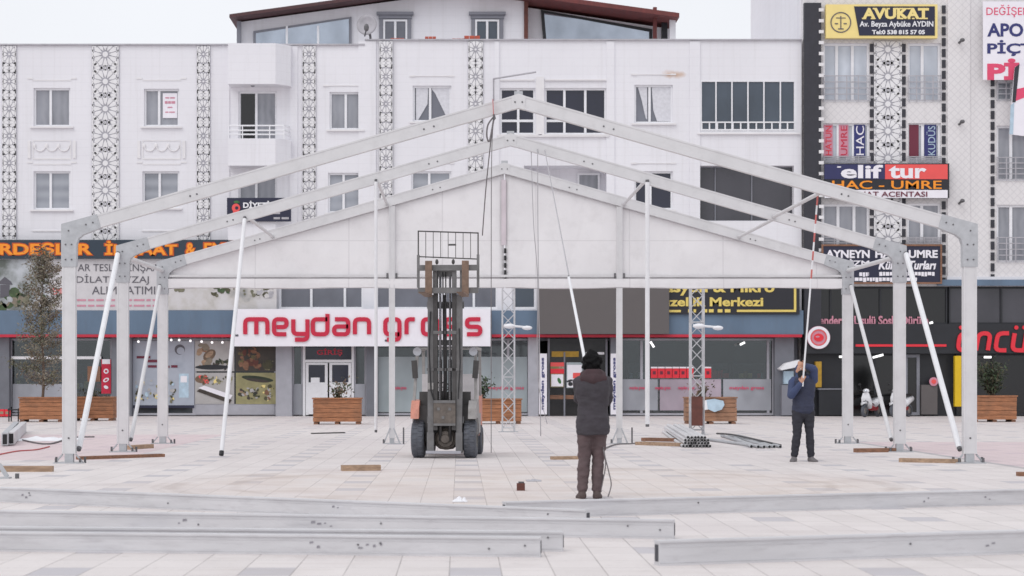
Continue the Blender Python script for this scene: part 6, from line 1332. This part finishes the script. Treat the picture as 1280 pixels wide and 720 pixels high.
def person(name, label, loc, fy, pose, cols, hs=1.0):
    t = thing(name, label, 'person', loc); o = Vector(loc)
    V = lambda x, y, z: Vector((x, y*fy, z))
    def torso(m, g, z0=.86, z1=1.47, lean=0.):
        se = [(.86, .165, .115), (.95, .17, .12), (1.05, .155, .11), (1.17, .175, .12), (1.28, .195, .125), (1.37, .19, .11), (1.43, .13, .09), (1.47, .07, .07)]
        loft(m, [(V(pose['lean'](z)[0], pose['lean'](z)[1], z), (a+g)*pose.get('wd', 1), b+g) for z, a, b in se if z0 <= z <= z1], n=20)
    def arm(m, g, key, upto=1.):
        s_, e, w = (V(*q) for q in pose[key]); loft(m, [(s_, .06+g, .06+g), (s_.lerp(e, .5), .05+g, .05+g), (e, .042+g, .042+g)]); loft(m, [(e, .043+g, .043+g), (e.lerp(w, .35), .043+g, .04+g), (e.lerp(w, upto), .027+g, .025+g)]); return s_, e, w
    def leg(m, g, key, upto=1.):
        h_, k, a = (V(*q) for q in pose[key]); loft(m, [(h_, .095+g, .1+g), (h_.lerp(k, .5), .078+g, .082+g), (k, .056+g, .06+g)]); loft(m, [(k.lerp(a, upto), .036+g*1.7, .04+g*1.7), (k.lerp(a, .35), .056+g*1.3, .062+g*1.3), (k, .056+g, .06+g)], hem=True)
    def foot(m, g, key, toe):
        a = V(*pose[key][2]); tx, ty = toe; d = V(tx, ty, 0)-V(0, 0, 0); d.z = 0; d.normalize(); loft(m, [(a-d*.05+Vector((0, 0, -.04)), .036+g, .04+g), (a+d*.03+Vector((0, 0, -.038)), .04+g, .042+g), (a+d*.11+Vector((0, 0, -.058)), .045+g, .024+g), (a+d*.17+Vector((0, 0, -.063)), .034+g, .018+g)], d.cross(Vector((0, 0, 1))))
    def headpts(): return V(*pose['head'])
    hc = headpts(); pitch = pose.get('pitch', 0.); rot = Matrix.Rotation(pose.get('yaw', 0.), 3, 'Z') @ Matrix.Rotation(-pitch*fy, 3, 'X')
    Q = lambda x, y, z: hc+rot @ V(x, y, z)
    def head(m):
        loft(m, [(Q(0, -.012, .085), .055, .065), (Q(0, -.008, .055), .072, .09), (Q(0, -.004, .01), .076, .097), (Q(0, .012, -.03), .070, .085), (Q(0, .03, -.07), .055, .062), (Q(0, .042, -.098), .034, .038)], rot @ Vector((1, 0, 0)), 18)
        loft(m, [(Q(0, .088, .02), .009, .008), (Q(0, .104, -.005), .012, .012), (Q(0, .106, -.022), .016, .012)], rot @ Vector((1, 0, 0)), 8)
        loft(m, [(Q(0, .088, -.052), .022, .009), (Q(0, .09, -.060), .02, .009)], rot @ Vector((1, 0, 0)), 8); loft(m, [(Q(-.05, .072, .026), .012, .012), (Q(.05, .072, .026), .012, .012)], rot @ Vector((0, 0, 1)), 8)
        for s_ in (-1, 1): loft(m, [(Q(s_*.076, -.012, .018), .008, .016), (Q(s_*.082, -.016, -.005), .01, .018), (Q(s_*.078, -.008, -.03), .007, .01)], rot @ Vector((1, 0, 0)), 8)
        nb = V(*pose['lean'](1.45), 1.45); loft(m, [(nb, .06, .06), (Q(0, -.005, -.075), .052, .055)])
    m = MB(); head(m); torso(m, -.02)
    for k in ('armr', 'arml'): arm(m, -.012, k)
    for k in ('legr', 'legl'): leg(m, -.016, k)
    for k, q in (('legr', pose['toer']), ('legl', pose['toel'])): foot(m, -.008, k, q)
    for k, th in (('armr', 1), ('arml', -1)):
        s_, e, w = (V(*q) for q in pose[k]); d, pn = V(*pose['hand'+k[-1]][0]), V(*pose['hand'+k[-1]][1]); hand(m, w, d, pn, th*fy)
    def link(me, nm, mt, par=t): q = bpy.data.objects.new(nm, me); C.objects.link(q); q.parent = par; me.materials.append(M[mt]); return q
    body = link(mesh_eval(m, 'body', .0062, 2), 'body', 'skin')
    m = MB()
    for s_ in (-1, 1): m.ball(Q(s_*.031, .083, .012), .011, .011, .011, 8, 6)
    m.use('white'); e = m.build('eyes', None, body, org=(0, 0, 0)); e.parent = t
    # clothes
    for nm, fn, mt, vx in cols:
        m = MB(); fn(m, dict(torso=torso, arm=arm, leg=leg, foot=foot, Q=Q, V=V, pose=pose, rot=rot)); me = mesh_eval(m, nm, vx, 3)
        amp = .013 if nm in ('trousers', 'jacket', 'vest') else (.012 if nm == 'hair' else 0)
        if amp:
            for v in me.vertices:
                c = v.co; n_ = v.normal; f_ = (noise.noise(Vector((c.x*11, c.y*11, c.z*(19 if nm == 'trousers' else 14))))*amp+abs(noise.noise(Vector((c.x*9+c.z*6, c.y*9, c.z*26))))*amp*.8) if nm != 'hair' else noise.noise(c*45)*amp+noise.noise(c*18)*amp
                v.co = c+n_*f_
        q = link(me, nm, mt)
    return t
# man with his back to us, both hands up at the pole
def jacket1(m, k):
    k['torso'](m, .036, .86, 1.44); [k['arm'](m, .022, a, .93) for a in ('armr', 'arml')]; V = k['V']; loft(m, [(V(0, -.01, .745), .190, .148), (V(0, -.01, .82), .196, .152), (V(0, -.01, .95), .190, .150)], n=20, hem=True)
def hood1(m, k):
    V = k['V']; loft(m, [(V(-.13, -.10, 1.40), .05, .045), (V(0, -.15, 1.385), .065, .05), (V(.13, -.10, 1.40), .05, .045)], Vector((0, 0, 1))); loft(m, [(V(-.12, -.02, 1.43), .05, .04), (V(-.07, -.11, 1.46), .05, .04), (V(.07, -.11, 1.46), .05, .04), (V(.12, -.02, 1.43), .05, .04)], Vector((0, 0, 1)))
def trous(m, k, g=.030):
    [k['leg'](m, g, a, .97) for a in ('legr', 'legl')]; V = k['V']; loft(m, [(V(0, 0, .80), .155+g*.6, .12+g*.6), (V(0, 0, .95), .16+g*.6, .12+g*.6)], n=20)
def boots(m, k): [k['foot'](m, .010, a, k['pose']['toe'+a[-1]]) for a in ('legr', 'legl')]; V = k['V']; [loft(m, [(V(*k['pose'][a][2])+Vector((0, 0, -.03)), .045, .05), (V(*k['pose'][a][2])+Vector((0, 0, .05)), .046, .05)]) for a in ('legr', 'legl')]
def hair1(m, k):
    Q = k['Q']; loft(m, [(Q(0, -.03, .115), .062, .07), (Q(0, -.03, .065), .100, .108), (Q(0, -.035, .0), .108, .10), (Q(0, -.05, -.05), .100, .08), (Q(0, -.06, -.09), .075, .055)], k['rot'] @ Vector((1, 0, 0)), 18); rr = random.Random(4)
    for i in range(70):
        d = Vector((rr.gauss(0, 1), rr.gauss(-.5, .8), rr.gauss(.2, 1))).normalized(); p = Q(d.x*.098, -.035+d.y*.098, .01+d.z*.10); q = Q(d.x*.125, -.035+d.y*.122, -.005+d.z*.122); loft(m, [(p, .018, .018), (q, .011, .011)], Vector((1, 0, 0)), 6)
P1 = dict(lean=lambda z: (0., -.02 if z > 1.2 else 0.), head=(-.015, .03, 1.575), pitch=.15, yaw=.10,
          wd=.90, armr=((.155, -.01, 1.365), (.185, .15, 1.13), (.03, .28, 1.40)), arml=((-.155, -.01, 1.365), (-.145, .17, 1.14), (-.06, .28, 1.34)),
          handr=((-.75, .2, .65), (-.3, -.9, .1)), handl=((.5, .2, .8), (.3, -.9, .1)), legr=((.078, 0, .86), (.065, .03, .47), (.045, -.03, .075)), legl=((-.080, 0, .86), (-.10, .0, .47), (-.128, -.04, .075)), toer=(.2, 1), toel=(-.15, 1))
y1 = GY(623); person('person', 'person in dark brown hooded jacket seen from behind, lifting a slanting pole', (X(741, y1), y1, 0), 1, P1,
    [('jacket', jacket1, 'jacket_brown', .012), ('hood', hood1, 'hood_maroon', .012), ('trousers', lambda m, k: trous(m, k, .012), 'trousers_mauve', .012), ('boots', boots, 'boot', .010), ('hair', hair1, 'hair', .010)])
# pole held by that man : from his fists up to the roof
p0 = Vector((X(741, y1), y1, 0)); a = p0+Vector((-.015, .255, 1.30)); b = Vector((X(711, 25.6), 25.6, Z(347, 25.6))); m = MB().use('pole'); m.tube([a, a.lerp(b, .5), b], .019, 10); m.use('steel').tube([b, b+(b-a).normalized()*.06], .012, 6); tag(m.build('raised_pole', None, None, org=a), 'white pole slanting up from the fists of the brown-jacketed man', 'pole')
yb = y1-.05
rope('grey rope trailing from the brown-jacketed man down to the pavers', [P(754, 558, yb), P(757, 580, yb), P(753, 604, yb), P(749, 622, yb)], .007)
rope('second strand of rope falling beside the trouser leg of the man', [P(754, 562, yb-.05), P(761, 590, yb-.05), P(764, 606, yb-.05), P(760, 621, yb-.05)], .007)
# man facing us, arms raised
def sleeves2(m, k): [k['arm'](m, .021, a, .95) for a in ('armr', 'arml')]; V = k['V']; [loft(m, [(V(*k['pose'][a][0]), .085, .085), (V(*k['pose'][a][0])*.6+V(0, 0, 1.40)*.4, .08, .08)]) for a in ('armr', 'arml')]
def vest2(m, k): k['torso'](m, .040, .86, 1.44); V = k['V']; loft(m, [(V(0, 0, .84), .172, .14), (V(0, 0, .94), .176, .14)], n=20, hem=True)
def hood2(m, k):
    V = k['V']; Q = k['Q']; loft(m, [(V(-.11, .02, 1.43), .05, .05), (V(-.05, .09, 1.42), .045, .045), (V(.05, .09, 1.42), .045, .045), (V(.11, .0, 1.43), .05, .05)], Vector((0, 0, 1))); loft(m, [(Q(0, -.03, .10), .06, .06), (Q(0, -.045, .06), .088, .085), (Q(0, -.05, 0), .092, .082), (Q(0, -.05, -.07), .085, .075), (Q(0, -.05, -.13), .09, .08)], k['rot'] @ Vector((1, 0, 0)), 18)
def scarf2(m, k): Q = k['Q']; loft(m, [(Q(0, .02, -.035), .073, .088), (Q(0, .03, -.09), .07, .072), (Q(0, .0, -.14), .08, .08)], k['rot'] @ Vector((1, 0, 0)), 16)
P2 = dict(wd=.9, lean=lambda z: (.0, .0), head=(-.04, .02, 1.545), pitch=-.25, yaw=.15,
          armr=((.172, 0, 1.37), (.165, .13, 1.575), (.0, .2, 1.63)), arml=((-.172, 0, 1.36), (-.235, .13, 1.11), (-.08, .25, 1.34)),
          handr=((-.8, .2, .3), (-.2, -.9, .0)), handl=((.35, .1, .95), (.4, -.9, 0)), legr=((.09, 0, .86), (.105, .01, .47), (.135, .0, .075)), legl=((-.09, 0, .86), (-.11, .03, .47), (-.155, .0, .075)), toer=(.35, 1), toel=(-.4, 1))
y2 = GY(577); X2 = X(1004, y2); person('person', 'person in navy vest with blue sleeves facing us, arms raised to a pole', (X2, y2, 0), -1, P2,
    [('sleeves', sleeves2, 'jacket_blue', .012), ('vest', vest2, 'vest_navy', .012), ('hood', hood2, 'jacket_blue', .010), ('scarf', scarf2, 'maskblack', .010), ('trousers', lambda m, k: trous(m, k, .012), 'trousers_black', .012), ('shoes', boots, 'shoe', .010)])
a = Vector((X2-.055, y2-.25, 1.28)); b = Vector((X(1022, FY[0]+.2), FY[0]+.2, slope(6.0)-.13)); mid = a.lerp(b, .52); m = MB().use('pole'); m.tube([a, mid], .0155, 10)
k = 0
for i in range(10): m.use('redband' if i % 2 else 'pole'); m.tube([mid.lerp(b, i/10), mid.lerp(b, (i+1)/10)], .0155, 10)
tag(m.build('raised_pole', None, None, org=a), 'red and white banded pole held up by the man in blue sleeves', 'pole')
